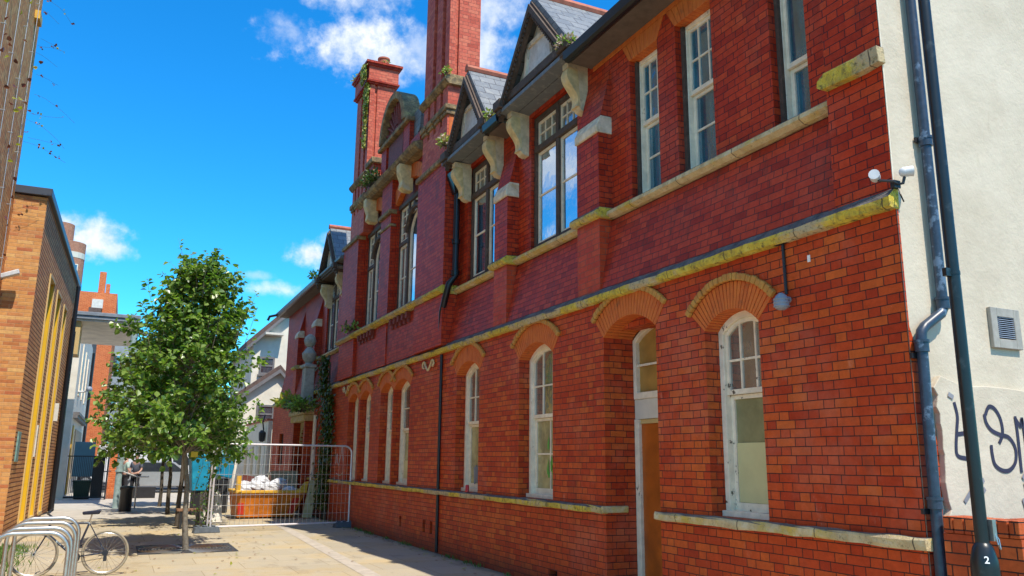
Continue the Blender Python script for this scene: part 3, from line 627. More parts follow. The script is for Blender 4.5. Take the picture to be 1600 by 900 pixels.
# dormer windows
def timber_window(y0, y1, z0, z1, X, ztr, ymu, glass=('glass_grey', 'glass_sky')):
    b = MB(); b.ring(loop(y0, y1, z0, z1), loop(y0, y1, z0, z1, 0, .09), X, X + .12); b.box(X - .012, X + .11, ymu - .045, ymu + .045, z0 + .05, z1 - .05); b.box(X - .025, X + .115, y0 + .05, y1 - .05, ztr - .05, ztr + .05)
    f = b.build('window', 'dark_timber', school, bevel=.006)
    for a, c in ((y0 + .09, ymu - .045), (ymu + .045, y1 - .09)):
        b = MB(); b.ring(loop(a, c, z0 + .09, ztr - .05), loop(a, c, z0 + .09, ztr - .05, 0, .035), X + .03, X + .07); zmid = z0 + .09 + (ztr - z0 - .14) * .52
        b.box(X + .034, X + .066, a + .02, c - .02, zmid - .012, zmid + .012); b.build('sash', 'white_paint', f)
        b = MB(); b.sheet(loop(a, c, z0 + .09, ztr - .05, 0, .02), X + .05); b.build('glass_pane', glass[1], f)
        b = MB(); q = loop(a, c, ztr + .05, z1 - .09); b.ring(q, loop(a, c, ztr + .05, z1 - .09, 0, .035), X + .03, X + .07)
        for k in (1, 2): y = a + (c - a) * k / 3; b.box(X + .036, X + .062, y - .01, y + .01, ztr + .07, z1 - .11)
        zz = (ztr + z1 - .04) / 2; b.box(X + .0375, X + .0605, a + .02, c - .02, zz - .01, zz + .01); b.build('sash', 'white_paint', f)
        b = MB(); b.sheet(loop(a, c, ztr + .05, z1 - .09, 0, .02), X + .05); b.build('glass_pane', glass[0], f)
    return f
for y0, y1, yc in DW: timber_window(y0 + .004, y1 - .004, 4.79, 6.98, XR + .05, 6.42, (y0 + y1) / 2 - .05 if y0 < 20 else (y0 + y1) / 2)
# dormer gables
def dormer(yc, hw, z0, za):
    XF = 5.10; rise = za - z0; xb = 8.5
    th = .09; nl = math.hypot(hw, rise); oy, oz = rise / nl * th, hw / nl * th
    roof = None
    for s_ in (1, -1):
        b = MB(); e = 1.10
        p = [(yc, za), (yc + s_ * hw * e, za - rise * e), (yc + s_ * (hw * e + oy), za - rise * e + oz), (yc, za + th * 1.3)]
        b.prism(p, 'x', XF - .02, xb); r_ = b.build('dormer_roof', 'slate', school)
        b = MB(); d_ = .17
        p = [(yc, za - .004), (yc + s_ * hw * 1.08, za - .004 - rise * 1.08), (yc + s_ * hw * 1.08 - s_ * .03, za - rise * 1.08 - d_), (yc, za - d_ * 1.45)]
        b.prism(p, 'x', XF - .06, XF + .02)
        p2 = [(yc, za - .06), (yc + s_ * hw * .98, za - .06 - rise * .98), (yc + s_ * hw * .98, za - rise * .98 - .13), (yc, za - .13 - .06)]
        b.prism(p2, 'x', XF - .10, XF - .062)
        n = 22
        for k in range(n):
            t = (k + .5) / n; y = yc + s_ * hw * t; z = za - rise * t - .225; b.box(XF - .085, XF - .062, y - .014, y + .014, z - .02, z + .03)
        b.build('barge_board', 'dark_timber', school)
    b = MB(); b.cyl((XF - .05, yc, za + .12), (xb - .1, yc, za + .12), .075, n=8); b.build('ridge_tiles', 'ridge_tile', school)
    b = MB(); b.sheet([(yc - hw * .86, z0 + .12), (yc + hw * .86, z0 + .12), (yc, za - .14)], XF + .13); b.build('gable_wall', 'gable_render', school)
    b = MB(); hh = .34; q = lambda d: [(yc - .48 + d, z0 + .16 + d), (yc + .48 - d, z0 + .16 + d), (yc + .40 - d, z0 + .74 - d), (yc - .40 + d, z0 + .74 - d)]
    b.ring(q(0), q(.07), XF + .06, XF + .14); fr = b.build('gable_panel', 'gable_render', school)
    b = MB(); b.sheet(q(.03), XF + .10); b.build('board', 'gable_board', fr)
    b = MB(); b.box(XF + .02, XR + .16, yc - hw * .98, yc + hw * .98, z0 - .06, z0 + .10); b.box(XF - .03, XF + .05, yc - hw * .98, yc + hw * .98, z0 - .02, z0 + .13)
    for s_ in (1, -1): 
        y = yc + s_ * hw; b.box(XF - .14, XR, y - .13, y + .13, z0 - .10, z0 + .06); b.box(XF - .10, XR, y - .10, y + .10, z0 - .17, z0 - .101)
    b.build('dormer_beam', 'dark_timber', school, bevel=.012)
    for s_ in (1, -1):
        y = yc + s_ * (hw - .16); b = MB(); zt = z0 - .175; X0 = 5.13
        prof = [(X0 - .01, zt), (X0 - .01, zt - .085), (X0 + .035, zt - .09)]
        for k in range(13):
            u = k / 12; prof.append((X0 + .02 + .135 * (3 * u * u - 2 * u ** 3) - .035 * math.sin(2 * math.pi * u), zt - .11 - .54 * u))
        prof += [(X0 + .20, zt - .70), (X0 + .26, zt - .72), (XR + .01, zt - .72), (XR + .01, zt)]
        b.prism([(x + .012, z) for x, z in prof], 'y', y - .08, y + .08)
        b.cur = 1; b.prism([(x - .02, z) for x, z in prof[2:16]] + [(X0 + .2, zt - .66), (X0 + .15, zt - .1)], 'y', y - .086, y + .086)
        b.build('corbel', ['corbel_side', 'corbel_stone'], school, bevel=.012, seg=2)
dormer(10.06, 1.08, 7.27, 8.55); dormer(12.69, .90, 7.24, 8.52); dormer(23.55, 1.12, 7.05, 8.35)
# eaves
for y0, y1 in ((4.14, 8.95), (11.2, 11.75), (24.75, 31.9)):
    b = MB(); b.prism([(5.08, 7.0), (5.08, 7.06), (XR + .1, 7.06), (XR + .1, 6.985), (XR, 6.985)], 'y', y0, y1); b.build('soffit', 'soffit', school)
    b = MB(); b.prism([(4.99, 7.07), (5.0, 7.02), (5.03, 6.99), (5.075, 6.985), (5.11, 7.0), (5.11, 7.13), (5.09, 7.13), (5.09, 7.03), (5.03, 7.02), (5.01, 7.07), (5.01, 7.13), (4.98, 7.13)], 'y', y0, y1); b.build('gutter', 'gutter_black', school)
sl = .45
for y0, y1, xe in ((4.16, 13.78, 5.02), (13.781, 21.78, 5.75), (21.781, 31.9, 5.02)):
    b = MB(); ze = 7.1 + (xe - 5.02) * sl; b.prism([(xe, ze), (xe, ze + .06), (9.5, 7.16 + 4.48 * sl), (14.0, 7.16), (14.0, 7.06), (xe + .5, 7.06)], 'y', y0, y1); b.build('roof', 'slate', school)
b = MB(); b.box(5.9, 14.0, 4.16, 32.4, .02, 7.05); b.box(13.99, 14.02, 4.2, 32.4, 0, 7.1); b.build('wall', 'brick_up', school)
# white rendered gable end
b = MB(); b.wall([(5.256, 0), (14.05, 0), (14.05, 7.0), (9.5, 9.3), (5.256, 7.2)], [], 4.14, .01, 'y')
b.build('gable_wall', 'render', school)
random.seed(3); edge = [(5.46 + random.uniform(-.025, .025) - .03 * (z_ / 2.2) ** 2, z_ + random.uniform(-.015, .015)) for z_ in [.05 + .062 * k for k in range(35)]]
b = MB(); b.prism([(14.05, 0), (14.05, 2.16), (9, 2.18)] + [(9 - .25 * k, 2.19 + random.uniform(-.012, .016)) for k in range(1, 14)] + [(5.5, 2.26)] + edge[::-1] + [(5.46, 0)], 'y', 4.085, 4.139); b.build('render_plinth', 'render', school, bevel=.018, seg=3)
# vent in the gable
def box_ring_y(b, x0, x1, z0, z1, w, Y0, Y1):
    b.box(x0, x0 + w, Y0, Y1, z0, z1); b.box(x1 - w, x1, Y0, Y1, z0, z1); b.box(x0 + w, x1 - w, Y0, Y1, z0, z0 + w); b.box(x0 + w, x1 - w, Y0, Y1, z1 - w, z1)
b = MB(); box_ring_y(b, 6.20, 6.56, 2.525, 2.855, .075, 4.105, 4.139); v = b.build('vent', 'vent_grey', school, bevel=.004)
b = MB()
for k in range(11): z = 2.612 + k * .0162; b.hexa([(6.27, 4.11, z), (6.49, 4.11, z), (6.49, 4.13, z + .008), (6.27, 4.13, z + .008), (6.27, 4.112, z + .005), (6.49, 4.112, z + .005), (6.49, 4.132, z + .013), (6.27, 4.132, z + .013)])
b.build('slat', 'lamp_grey', v); b = MB(); b.box(6.27, 6.49, 4.133, 4.1385, 2.6, 2.78); b.build('vent_back', 'void', v)
# graffiti on the plinth of the gable
def ribbon(b, pts, w, Y, wv=None):
    n = len(pts)
    L, Rr = [], []
    for i in range(n):
        a = Vector(pts[max(0, i - 1)]); c = Vector(pts[min(n - 1, i + 1)]); t = (c - a).normalized(); q = Vector((-t.y, t.x)) * w / 2
        p = Vector(pts[i]); L.append(p + q); Rr.append(p - q)
    o = [(p.x, Y, p.y) for p in L] + [(p.x, Y, p.y) for p in Rr]
    b.add(o, [(i, i + 1, n + i + 1, n + i) for i in range(n - 1)])
def spline(pts, k=8):
    out = []
    for i in range(len(pts) - 1):
        p0, p1, p2, p3 = (Vector(pts[max(0, min(len(pts) - 1, j))]) for j in (i - 1, i, i + 1, i + 2))
        for s_ in range(k):
            t = s_ / k; out.append(tuple(.5 * ((2 * p1) + (-p0 + p2) * t + (2 * p0 - 5 * p1 + 4 * p2 - p3) * t * t + (-p0 + 3 * p1 - 3 * p2 + p3) * t ** 3)))
    out.append(tuple(pts[-1])); return out
GXY = lambda px, py: (5.588 + (px - 1487) * .00687, 2.083 - (py - 625) * .00459 - (px - 1487) * .00045)
b = MB(); Yg = 4.082
S1 = [[(1491, 628), (1494, 650), (1491, 672), (1487, 700), (1488, 714), (1500, 717), (1520, 718)], [(1490, 680), (1505, 676), (1518, 673)],
      [(1541, 641), (1548, 627), (1558, 629), (1566, 645), (1567, 668), (1559, 686)], [(1539, 640), (1541, 655), (1549, 666), (1562, 671), (1577, 674), (1586, 690), (1584, 712), (1573, 727), (1560, 730), (1548, 722), (1545, 705), (1545, 690)],
      [(1592, 636), (1593, 665), (1592, 730)], [(1592, 640), (1600, 652), (1604, 640), (1606, 700)]]
for s_ in S1: ribbon(b, [GXY(*p) for p in spline(s_)], .032, Yg); Yg -= .0006
b.build('graffiti', 'graffiti', school)
b = MB()
for s_ in [[(1526, 748), (1508, 762), (1491, 786)], [(1526, 762), (1516, 776), (1508, 792)], [(1482, 616), (1490, 621)], [(1589, 772), (1594, 800), (1596, 812)], [(1592, 740), (1603, 725), (1612, 730)], [(1595, 745), (1601, 790), (1606, 812)]]:
    b = MB(); ribbon(b, [GXY(*p) for p in spline(s_)], .035, Yg); Yg -= .0006; b.build('graffiti', 'graffiti_grey', school)
b = MB(); Xg = D - .004   # faint scribble on the far brickwork
for s_ in [[(21.9, 1.5), (21.8, 1.75), (21.7, 1.5)], [(21.6, 1.45), (21.4, 1.7), (21.3, 1.95), (21.2, 1.75), (21.1, 1.5)], [(21.8, 1.25), (21.4, 1.2), (21.1, 1.28)]]:
    pts = spline(s_); n = len(pts); b = MB(); b.tube([(Xg, y, z) for y, z in pts], .010, 5); b.build('graffiti', 'graffiti_white', school)
# downpipes
def pipe_path(path, r, collars, mat, name='downpipe', n=14):
    b = MB(); b.tube(path, r, n)
    for c, dz in collars: b.cyl((c[0], c[1], c[2] - dz), (c[0], c[1], c[2] + dz), r * 1.28, n=n); b.cyl((c[0], c[1], c[2] + dz), (c[0], c[1], c[2] + dz + .02), r * 1.42, n=n)
    return b.build(name, mat, school, smooth=True)
py_ = 4.08
pipe_path([(5.585, py_, 7.2), (5.60, py_, 2.84), (5.595, py_, 2.78), (5.565, py_, 2.735), (5.37, py_, 2.62), (5.33, py_, 2.58), (5.32, py_, 2.52), (5.25, py_ - .02, .02)], .040, [((5.595, py_, 4.13), .03), ((5.60, py_, 2.81), .035), ((5.318, py_, 2.46), .035), ((5.283, py_ - .01, 1.33), .03)], 'pipe_blue')
for z, x in ((4.16, 5.595), (2.40, 5.31), (1.28, 5.275)): b = MB(); b.box(x - .07, x + .055, py_ + .03, 4.13, z - .02, z + .02); b.build('pipe_bracket', 'pipe_dark', school)
pipe_path([(5.31, 13.66, 6.6), (5.31, 13.66, 4.95), (5.2, 13.68, 4.8), (5.16, 13.75, 4.55), (5.16, 13.9, 4.3), (5.19, 14.0, 3.75)], .06, [((5.31, 13.66, 5.6), .03), ((5.31, 13.66, 5.0), .035)], 'gutter_black')
b = MB(); b.hexa([(5.24, 13.6, 6.55), (5.38, 13.6, 6.55), (5.38, 13.74, 6.55), (5.24, 13.74, 6.55), (5.14, 13.5, 6.95), (5.44, 13.5, 6.95), (5.44, 13.82, 6.95), (5.14, 13.82, 6.95)]); b.build('hopper_head', 'gutter_black', school)
pipe_path([(5.225, 14.03, 3.53), (5.225, 14.03, .02)], .028, [], 'pipe_dark', n=10)
pipe_path([(5.19, 24.55, 2.9), (5.19, 24.55, .1)], .055, [], 'white_paint')
b = MB(); b.tube([(5.0, 31.7, 7.05), (4.75, 31.9, 7.0), (4.7, 31.95, 6.85)], .05); b.build('gutter_end', 'gutter_black', school)
b = MB(); b.tube([(5.245, 4.128, 5.6), (5.245, 4.128, 4.3), (5.24, 4.13, 3.72)], .006, 6); b.build('cable', 'white_paint', school)
# terracotta scrolls under the string course
for y in (14.75, 21.1):
    b = MB()
    for s_ in (1, -1): b.tube([(D - .03, y + s_ * .02, 3.30)] + [(D - .03, y + s_ * (.24 + .07 * math.cos(t)), 3.42 + .06 * math.sin(t)) for t in [3.1 - .5 * k for k in range(10)]], .02, 6)
    b.build('ornament', 'corbel_stone', school)

# ----- the central bay with its arched windows, cornice, pediment and chimneys
XB = 5.12
for q in ((XB, XR + .3, 13.8, 15.42, 3.68, 7.3), (XB, XR + .3, 20.2, 21.75, 3.68, 7.3), (XB + .05, 5.35, 17.5, 18.3, 3.68, 8.07)): b = MB(); b.box(*q); b.build('pilaster', 'brick_up', school)
b = MB(); b.box(5.19, 5.35, 15.42, 20.2, 3.69, 4.64); b.build('battered_wall', 'brick_batter', school)
AW = [(15.55, 17.44), (18.36, 20.1)]
b = MB(); b.wall([(15.4, 4.6), (20.25, 4.6), (20.25, 8.1), (15.4, 8.1)], [loop(a, c, 4.78, 7.40, .36) for a, c in AW], 5.3, .14); b.build('wall', 'brick_up', school)
baysill = [(XB - .04, 4.64), (XB - .11, 4.68), (XB - .10, 4.735), (XB - .03, 4.79), (5.4, 4.80), (5.4, 4.64)]
course(school, 'stone_sill', 13.76, 21.8, baysill, 'lichen_stone', .16, .007)
for y in [15.9 + .28 * k for k in range(5)] + [18.6 + .28 * k for k in range(5)]: b = MB(); b.box(XB - .02, 5.2, y - .06, y + .06, 4.5, 4.63); b.box(XB + .03, 5.2, y - .06, y + .06, 4.42, 4.499); b.build('dentil', 'terracotta', school)
for a, c in AW:
    voussoir_arch(school, a, c, 7.40, .36, .32, 15, X0=5.26, X1=5.42, hood=False)
    b = MB(); b.sheet(loop(a, c, 7.36, 7.40, .36, .002, 0), 5.38); b.build('tympanum', 'terracotta', school)
    X = 5.37; m1 = a + (c - a) * .62
    b = MB(); b.ring(loop(a + .004, c - .004, 4.80, 7.38), loop(a + .004, c - .004, 4.80, 7.38, 0, .07), X, X + .12); b.box(X - .02, X + .1, m1 - .04, m1 + .04, 4.85, 7.33); b.box(X - .018, X + .098, m1, c - .05, 6.38, 6.47); b.box(X - .04, X + .1, a + .004, c - .004, 7.28, 7.38)
    f = b.build('window', 'dark_timber', school, bevel=.005)
    def light(y0, y1, z0, z1, cols, rows, rise=0., hbar=0, glass='glass_sky'):
        b = MB(); q = loop(y0, y1, z0, z1, rise); b.ring(q, loop(y0, y1, z0, z1, rise, .045), X + .02, X + .07)
        for k in range(1, cols): y = y0 + (y1 - y0) * k / cols; b.box(X + .03, X + .06, y - .012, y + .012, z0 + .02, top_at(y, y0, y1, z1, rise) - .02)
        for k in range(1, rows): z = z0 + (z1 - z0) * k / rows; b.box(X + .0315, X + .0585, y0 + .02, y1 - .02, z - .012, z + .012)
        b.build('sash', 'white_paint', f); b = MB(); b.sheet(loop(y0, y1, z0, z1, rise, .02), X + .045); b.build('glass_pane', glass, f)
    light(m1 + .04, c - .075, 4.87, 6.38, 2, 2, glass='glass_grey'); light(m1 + .04, c - .075, 6.47, 7.28, 2, 4, glass='glass_grey')
    w_ = m1 - .04 - a - .09
    light(a + .09, m1 - .04, 4.87, 6.55, 2, 2, w_ * .42)
    b = MB(); _, ym, cz, Rr, aa = arc(a + .06, m1 - .02, 6.57, w_ * .42)
    b.tube([(X - .05, ym + (Rr + .05) * math.sin(-aa + 2 * aa * k / 10), cz + (Rr + .05) * math.cos(-aa + 2 * aa * k / 10)) for k in range(11)], .05, 8); b.box(X - .09, X, ym - .05, ym + .05, cz + Rr, cz + Rr + .16); b.build('window_hood', 'dark_timber', f)
    light(a + .09, m1 - .04, 7.02, 7.28, 4, 1, glass='glass_grey')
# capitals, cornice, keystones
b = MB(); b.box(XB - .02, 5.4, 17.46, 18.34, 7.22, 7.32); b.build('capital', 'weathered_stone', school, bevel=.015, seg=2); b = MB(); b.box(XB + .02, 5.4, 17.48, 18.32, 6.92, 6.98); b.build('band', 'weathered_stone', school, bevel=.015, seg=2)
for y0, y1 in ((13.76, 15.46), (20.16, 21.79)): b = MB(); b.box(XB - .06, XR + .3, y0, y1, 7.26, 7.36); b.build('capital', 'weathered_stone', school, bevel=.015, seg=2)
b = MB(); b.prism([(XB - .02, 8.05), (XB - .12, 8.12), (XB - .16, 8.20), (XB - .02, 8.26), (5.5, 8.26), (5.5, 8.05)], 'y', 15.4, 20.2); b.build('cornice', 'weathered_stone', school, bevel=.012, seg=2)
for y in (16.5, 19.25):
    b = MB(); b.prism([(XB - .14, 8.05), (XB - .13, 7.85), (XB - .06, 7.66), (XB - .08, 7.5), (XB + .02, 7.44), (5.32, 7.44), (5.32, 8.05)], 'y', y - .12, y + .12); b.build('keystone', 'corbel_stone', school, bevel=.02, seg=2)
# attic with curved pediment
b = MB(); b.box(XB + .06, 5.5, 16.2, 18.55, 8.26, 9.05); b.box(XB, 5.5, 16.18, 16.62, 8.26, 9.0); b.box(XB, 5.5, 17.95, 18.35, 8.26, 9.0); b.box(XB + .02, 5.42, 15.5, 16.18, 8.26, 8.5); b.box(XB + .02, 5.42, 18.55, 19.9, 8.26, 8.5); b.box(XB, 5.5, 19.1, 19.55, 8.5, 9.0); b.build('attic', 'brick_up', school)
b = MB(); b.box(XB + .03, XB + .059, 16.75, 17.85, 8.32, 8.98); b.build('carved_panel', 'terracotta', school)
b = MB(); b.box(XB - .08, 5.5, 16.12, 18.45, 9.0, 9.10); b.box(XB - .07, 5.5, 19.0, 19.65, 9.0, 9.14); b.box(XB - .03, 5.5, 19.05, 19.6, 8.62, 8.70); b.build('cornice', 'weathered_stone', school, bevel=.015, seg=2)
yc, zc, ro = 17.28, 9.10, .98
outer = [(yc + ro * math.cos(t), zc + ro * math.sin(t)) for t in [math.pi * k / 18 for k in range(19)]]; inner = [(yc + (ro - .17) * math.cos(t), zc + (ro - .17) * math.sin(t)) for t in [math.pi * k / 18 for k in reversed(range(19))]]
b = MB(); b.prism(outer + inner, 'x', XB - .12, 5.42); b.build('pediment', 'weathered_stone', school, bevel=.02, seg=2)
b = MB(); b.prism([(yc + (ro - .165) * math.cos(math.pi * k / 18), zc + (ro - .165) * math.sin(math.pi * k / 18)) for k in range(19)], 'x', XB + .06, 5.42)
b.build('tympanum', 'terracotta', school)
b = MB()
for k in range(1, 12):
    t = math.pi * k / 12; b.tube([(XB + .04, yc + .25 * math.cos(t), zc + .25 * math.sin(t)), (XB + .04, yc + .78 * math.cos(t), zc + .78 * math.sin(t))], [.02, .045], 6)
b.ball((XB + .05, yc, zc + .06), .06, .16, .16); b.build('carved_fan', 'terracotta', school)
b = MB(); b.prism([(16.17, 8.52), (15.95, 8.55), (15.78, 8.72), (15.72, 8.95), (15.74, 9.2), (16.17, 9.2)], 'x', XB + .1, XB + .42); b.build('scroll', 'slate', school)
# chimneys
def chimney(y0, y1, x1, ztop, base0, capped):
    X0 = XB
    b = MB(); b.box(X0, x1, y0, y1, 7.36, 8.05); b.box(X0 + .10, x1, y0, y1, 8.05, 8.86)
    w = y1 - y0
    for t0, t1 in ((0, .2), (.3, .46), (.56, .72), (.82, 1)): b.box(X0, X0 + .10, y0 + w * t0, y0 + w * t1, 8.05 - (.0 if True else 0), 8.86)
    zt = 11.48 if capped else ztop
    b.box(X0 + .13, x1, y0 + .05, y1 - .03, 9.0, zt)
    for t0, t1 in ((0, .16), (.30, .52), (.66, 1)): b.box(X0, X0 + .13, y0 + w * t0, y0 + w * t1, 9.0, zt)
    b.box(X0 + .2, x1, y0, y0 + .05, 9.0, zt)
    if capped:
        b.box(X0 - .07, x1 + .07, y0 - .07, y1 + .07, zt + .10, zt + .50)
    o = b.build('chimney', 'brick_chimney_sunlit', school)
    b = MB(); b.prism([(X0 - .02, 8.82), (X0 - .10, 8.90), (X0 - .10, 8.96), (X0 + .02, 9.03), (x1, 9.03), (x1 + .08, 8.96), (x1 + .08, 8.90), (x1, 8.82)], 'y', y0 - .08, y1 + .08)
    for t0, t1 in ((-.02, .25), (.27, .49), (.53, .75), (.79, 1.02)): b.box(X0 - .07, X0 + .12, y0 + w * t0, y0 + w * t1, 8.28, 8.40); b.box(X0 - .04, X0 + .1, y0 + w * t0 + .02, y0 + w * t1 - .02, 8.20, 8.279)
    b.box(X0 - .07, x1 + .02, y0 - .07, y0 - .001, 8.30, 8.40); b.box(X0 - .04, x1 + .02, y0 - .04, y0 - .0015, 8.20, 8.299); b.build('chimney_moulding', 'weathered_stone', o, bevel=.015, seg=2)
    if capped:
        b = MB()
        for e, z0, z1 in ((.05, zt + .0, zt + .05), (.10, zt + .051, zt + .099), (.12, zt + .501, zt + .56), (.16, zt + .561, zt + .62)): b.box(X0 - e, x1 + e, y0 - e, y1 + e, z0, z1)
        b.build('chimney_cap', 'brick_batter', o)
        b = MB(); b.lathe((X0 + .42, y0 + .30, zt + .62), [(.17, 0), (.17, .05), (.14, .08), (.15, .28), (.17, .30), (.17, .34), (.12, .34)], 14); b.build('chimney_pot', 'terracotta_pot', o, smooth=True)
    return o
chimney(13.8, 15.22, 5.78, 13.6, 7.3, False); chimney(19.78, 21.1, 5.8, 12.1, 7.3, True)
b = MB(); b.box(5.119, 5.121, 13.9, 13.95, 8, 8); 
# orange repaired patch under the near chimney moulding
b = MB(); b.box(5.16, 5.76, 13.793, 13.7985, 7.42, 8.19); b.build('brick_patch', 'rubbed_brick', school)

# ------------------------------------------------------------------ small fixtures on the facade
t = thing('wall_lamp', 'small grey bulkhead lamp hanging from a black conduit between two brick arches', 'lamp', (5.2, 5.3, 3.0))
b = MB(); b.tube([(5.235, 5.33, 3.56), (5.232, 5.32, 3.08)], .014, 8); b.box(5.205, 5.248, 5.26, 5.42, 3.545, 3.565); b.build('conduit', 'pipe_dark', t)
b = MB(); b.lathe((5.15, 5.30, 2.93), [(.03, 0), (.055, .015), (.066, .05), (.066, .09), (.05, .125), (.02, .15)], 16)
for k in range(3): b.lathe((5.15, 5.30, 2.955 + k * .03), [(.069, 0), (.072, .007), (.069, .014)], 16)
b.cyl((5.15, 5.30, 3.03), (5.248, 5.31, 3.03), .03); b.build('lamp_body', 'lamp_grey', t, smooth=True)
t = thing('security_light', 'pair of small white security lamps clamped to the corner of the brick wall', 'lamp', (5.2, 4.1, 3.8))
for lx, ly, lz, dx in ((5.13, 4.20, 3.80, -.06), (5.27, 4.05, 3.82, .05)):
    b = MB(); b.tube([(lx, ly, lz), (lx + dx, ly - .04, lz + .005)], [.038, .041], 14); b.ball((lx, ly, lz), .039, n=14, m=9); b.build('lamp_head', 'lamp_white', t, smooth=True)
b = MB(); b.box(5.2, 5.27, 4.09, 4.128, 3.70, 3.76); b.tube([(5.23, 4.09, 3.73), (5.18, 4.08, 3.74), (5.13, 4.18, 3.77)], .012, 6); b.tube([(5.24, 4.09, 3.73), (5.26, 4.06, 3.73), (5.27, 4.05, 3.78)], .012, 6); b.tube([(5.24, 4.09, 3.70), (5.23, 4.07, 3.64), (5.3, 4.1, 3.6)], .006, 6); b.build('bracket', 'dark_metal', t)
b = MB(); b.lathe((5.21, 12.62, 1.10), [(.024, 0), (.031, .006), (.031, .105), (.025, .118), (.02, .118)], 14); tag(b.build('drink_can', 'red_can', smooth=True), 'small red drink can left on the stone ledge under a window', 'can')
b = MB(); b.box(D - .006, D, 5.03, 5.06, 3.32, 3.38); tag(b.build('wall_sign', 'white_number'), 'tiny white tag fixed to the brick near the corner', 'sign')

# boundary wall and post on the right
bw = thing('boundary_wall', 'low red brick boundary wall with an upright brick coping, in front of the white gable', 'wall', (5.3, 3.8, 0))
b = MB(); b.box(5.25, 5.47, 3.45, 4.0, 0, 1.14); b.box(5.47, 8.8, 3.45, 3.67, 0, 1.14); b.build('wall', 'brick_boundary', bw)
b = MB(); n = 7
for k in range(n): y = 3.448 + k * .079; b.box(5.247 + random.uniform(-.003, .003), 5.472, y + .004, y + .072, 1.145, 1.255 + random.uniform(-.002, .003))
for k in range(41): x = 5.476 + k * .08; b.box(x + .004, x + .073, 3.447, 3.672, 1.145, 1.255)
b.box(5.26, 5.465, 3.46, 3.995, 1.1395, 1.235); b.box(5.466, 8.8, 3.46, 3.66, 1.1395, 1.235)
b.build('coping', 'brick_boundary', bw, bevel=.006, seg=2)
t = thing('steel_post', 'tall black steel post with a white number painted on its flared base', 'post', (4.97, 3.52, 0))
b = MB(); b.lathe((4.97, 3.52, 0), [(.082, 0), (.082, .98), (.079, 1.02), (.060, 1.10), (.046, 1.125), (.040, 1.13), (.039, 6.2)], 20); b.build('shaft', 'post_paint', t, smooth=True)
b = MB(); b.box(5.0, 5.035, 3.46, 3.51, 1.14, 1.27); b.tube([(5.03, 3.475, 1.19), (5.045, 3.46, 1.15), (5.04, 3.45, 1.09), (5.02, 3.45, 1.12), (5.02, 3.465, 1.19)], .005, 6); b.build('padlock', 'steel', t)
b = MB(); b.cyl((4.97, 3.52, 2.86), (4.97, 3.52, 2.885), .043, n=20); b.box(4.88, 4.97, 3.505, 3.535, 2.845, 2.90); b.build('clamp', 'post_paint', t)
tc = bpy.data.curves.new('number_marking', 'FONT'); tc.body = '2'; tc.size = .06; tc.align_x = 'CENTER'; tc.extrude = .0008; tc.offset = .001
to = bpy.data.objects.new('number_marking', tc); COL.objects.link(to); tc.materials.append(MATS['white_number']); to.parent = t
dv = (Vector((-.70, -.714, 0))).normalized(); zz = 1.03
to.rotation_euler = (R(78), 0, math.atan2(dv.x, -dv.y)); to.location = Vector((dv.x * .0855, dv.y * .0855, 1.012))
bpy.context.view_layer.update()
nm = bpy.data.objects.new('number_marking', bpy.data.meshes.new_from_object(to.evaluated_get(bpy.context.evaluated_depsgraph_get()))); COL.objects.link(nm)
nm.parent = t; nm.location = to.location.copy(); nm.rotation_euler = to.rotation_euler.copy(); bpy.data.objects.remove(to); nm.name = 'number_marking'

# ------------------------------------------------------------------ left side: low brick annexe, tall block, canopy
P0 = Vector((-1.9, 19.05)); P1 = Vector((-1.75, 29.85)); dl = (P1 - P0).normalized(); nl = Vector((dl.y, -dl.x))   # nl points into the street
an = thing('brick_annexe', 'modern buff brick building with tall slots lined in yellow, at the left of the street', 'building', (-1.9, 19.05, 0))
LEN = (P1 - P0).length
def LP(s_, z, d=0.): q = P0 + dl * s_ + nl * d; return (q.x, q.y, z)
def lbox(b, s0, s1, d0, d1, z0, z1): b.hexa([LP(s0, z0, d0), LP(s1, z0, d0), LP(s1, z0, d1), LP(s0, z0, d1), LP(s0, z1, d0), LP(s1, z1, d0), LP(s1, z1, d1), LP(s0, z1, d1)])
SL = [(2.30, 3.42), (4.35, 5.42), (6.55, 7.45)]
b = MB(); H = 7.0
outer = [(0, 0), (LEN, 0), (LEN, H), (0, H)]; hs_ = [[(a, .15), (c, .15), (c, 5.75), (a, 5.75)] for a, c in SL]
tri = tessellate_polygon([[Vector((u, v_, 0)) for u, v_ in L] for L in [outer] + hs_]); flat = [p for L in [outer] + hs_ for p in L]
b.add([LP(s_, z) for s_, z in flat], [tuple(q) for q in tri]); b.build('wall', 'brick_raked', an)
b = MB(); b.box(-9, P0.x, P0.y, P0.y + .02, 0, H - .02); b.build('wall', 'brick_buff', an)
b = MB(); b.hexa([(-9, 19.08, 0), (P0.x - .5, 19.08, 0), (P1.x - .5, P1.y, 0), (-9, P1.y, 0), (-9, 19.08, H), (P0.x - .5, 19.08, H), (P1.x - .5, P1.y, H), (-9, P1.y, H)]); b.build('wall', 'brick_raked', an)
b = MB(); lbox(b, -.09, LEN, -7, .085, H, H + .17); b.build('coping', 'coping', an, bevel=.01)
for a, c in SL:
    b = MB(); lbox(b, c - .012, c + .02, -.45, -.003, .15, 5.75); sl_ = b.build('window', 'yellow_panel', an)
    b = MB(); lbox(b, a - .02, c, -.44, -.40, .15, 5.75); b.build('glass_pane', 'glass_teal_reflection', sl_)
    b = MB(); lbox(b, a - .05, a - .001, -.40, .03, .10, 5.80); lbox(b, a, c + .04, -.40, .03, 5.751, 5.80); lbox(b, a, c + .04, -.40, .03, .06, .149); lbox(b, c + .021, c + .05, -.10, .02, .15, 5.75); b.build('frame', 'cream_trim', sl_)
b = MB(); lbox(b, 7.52, 7.56, .0, .12, 2.6, 3.1); b.build('vent', 'white_board', an)
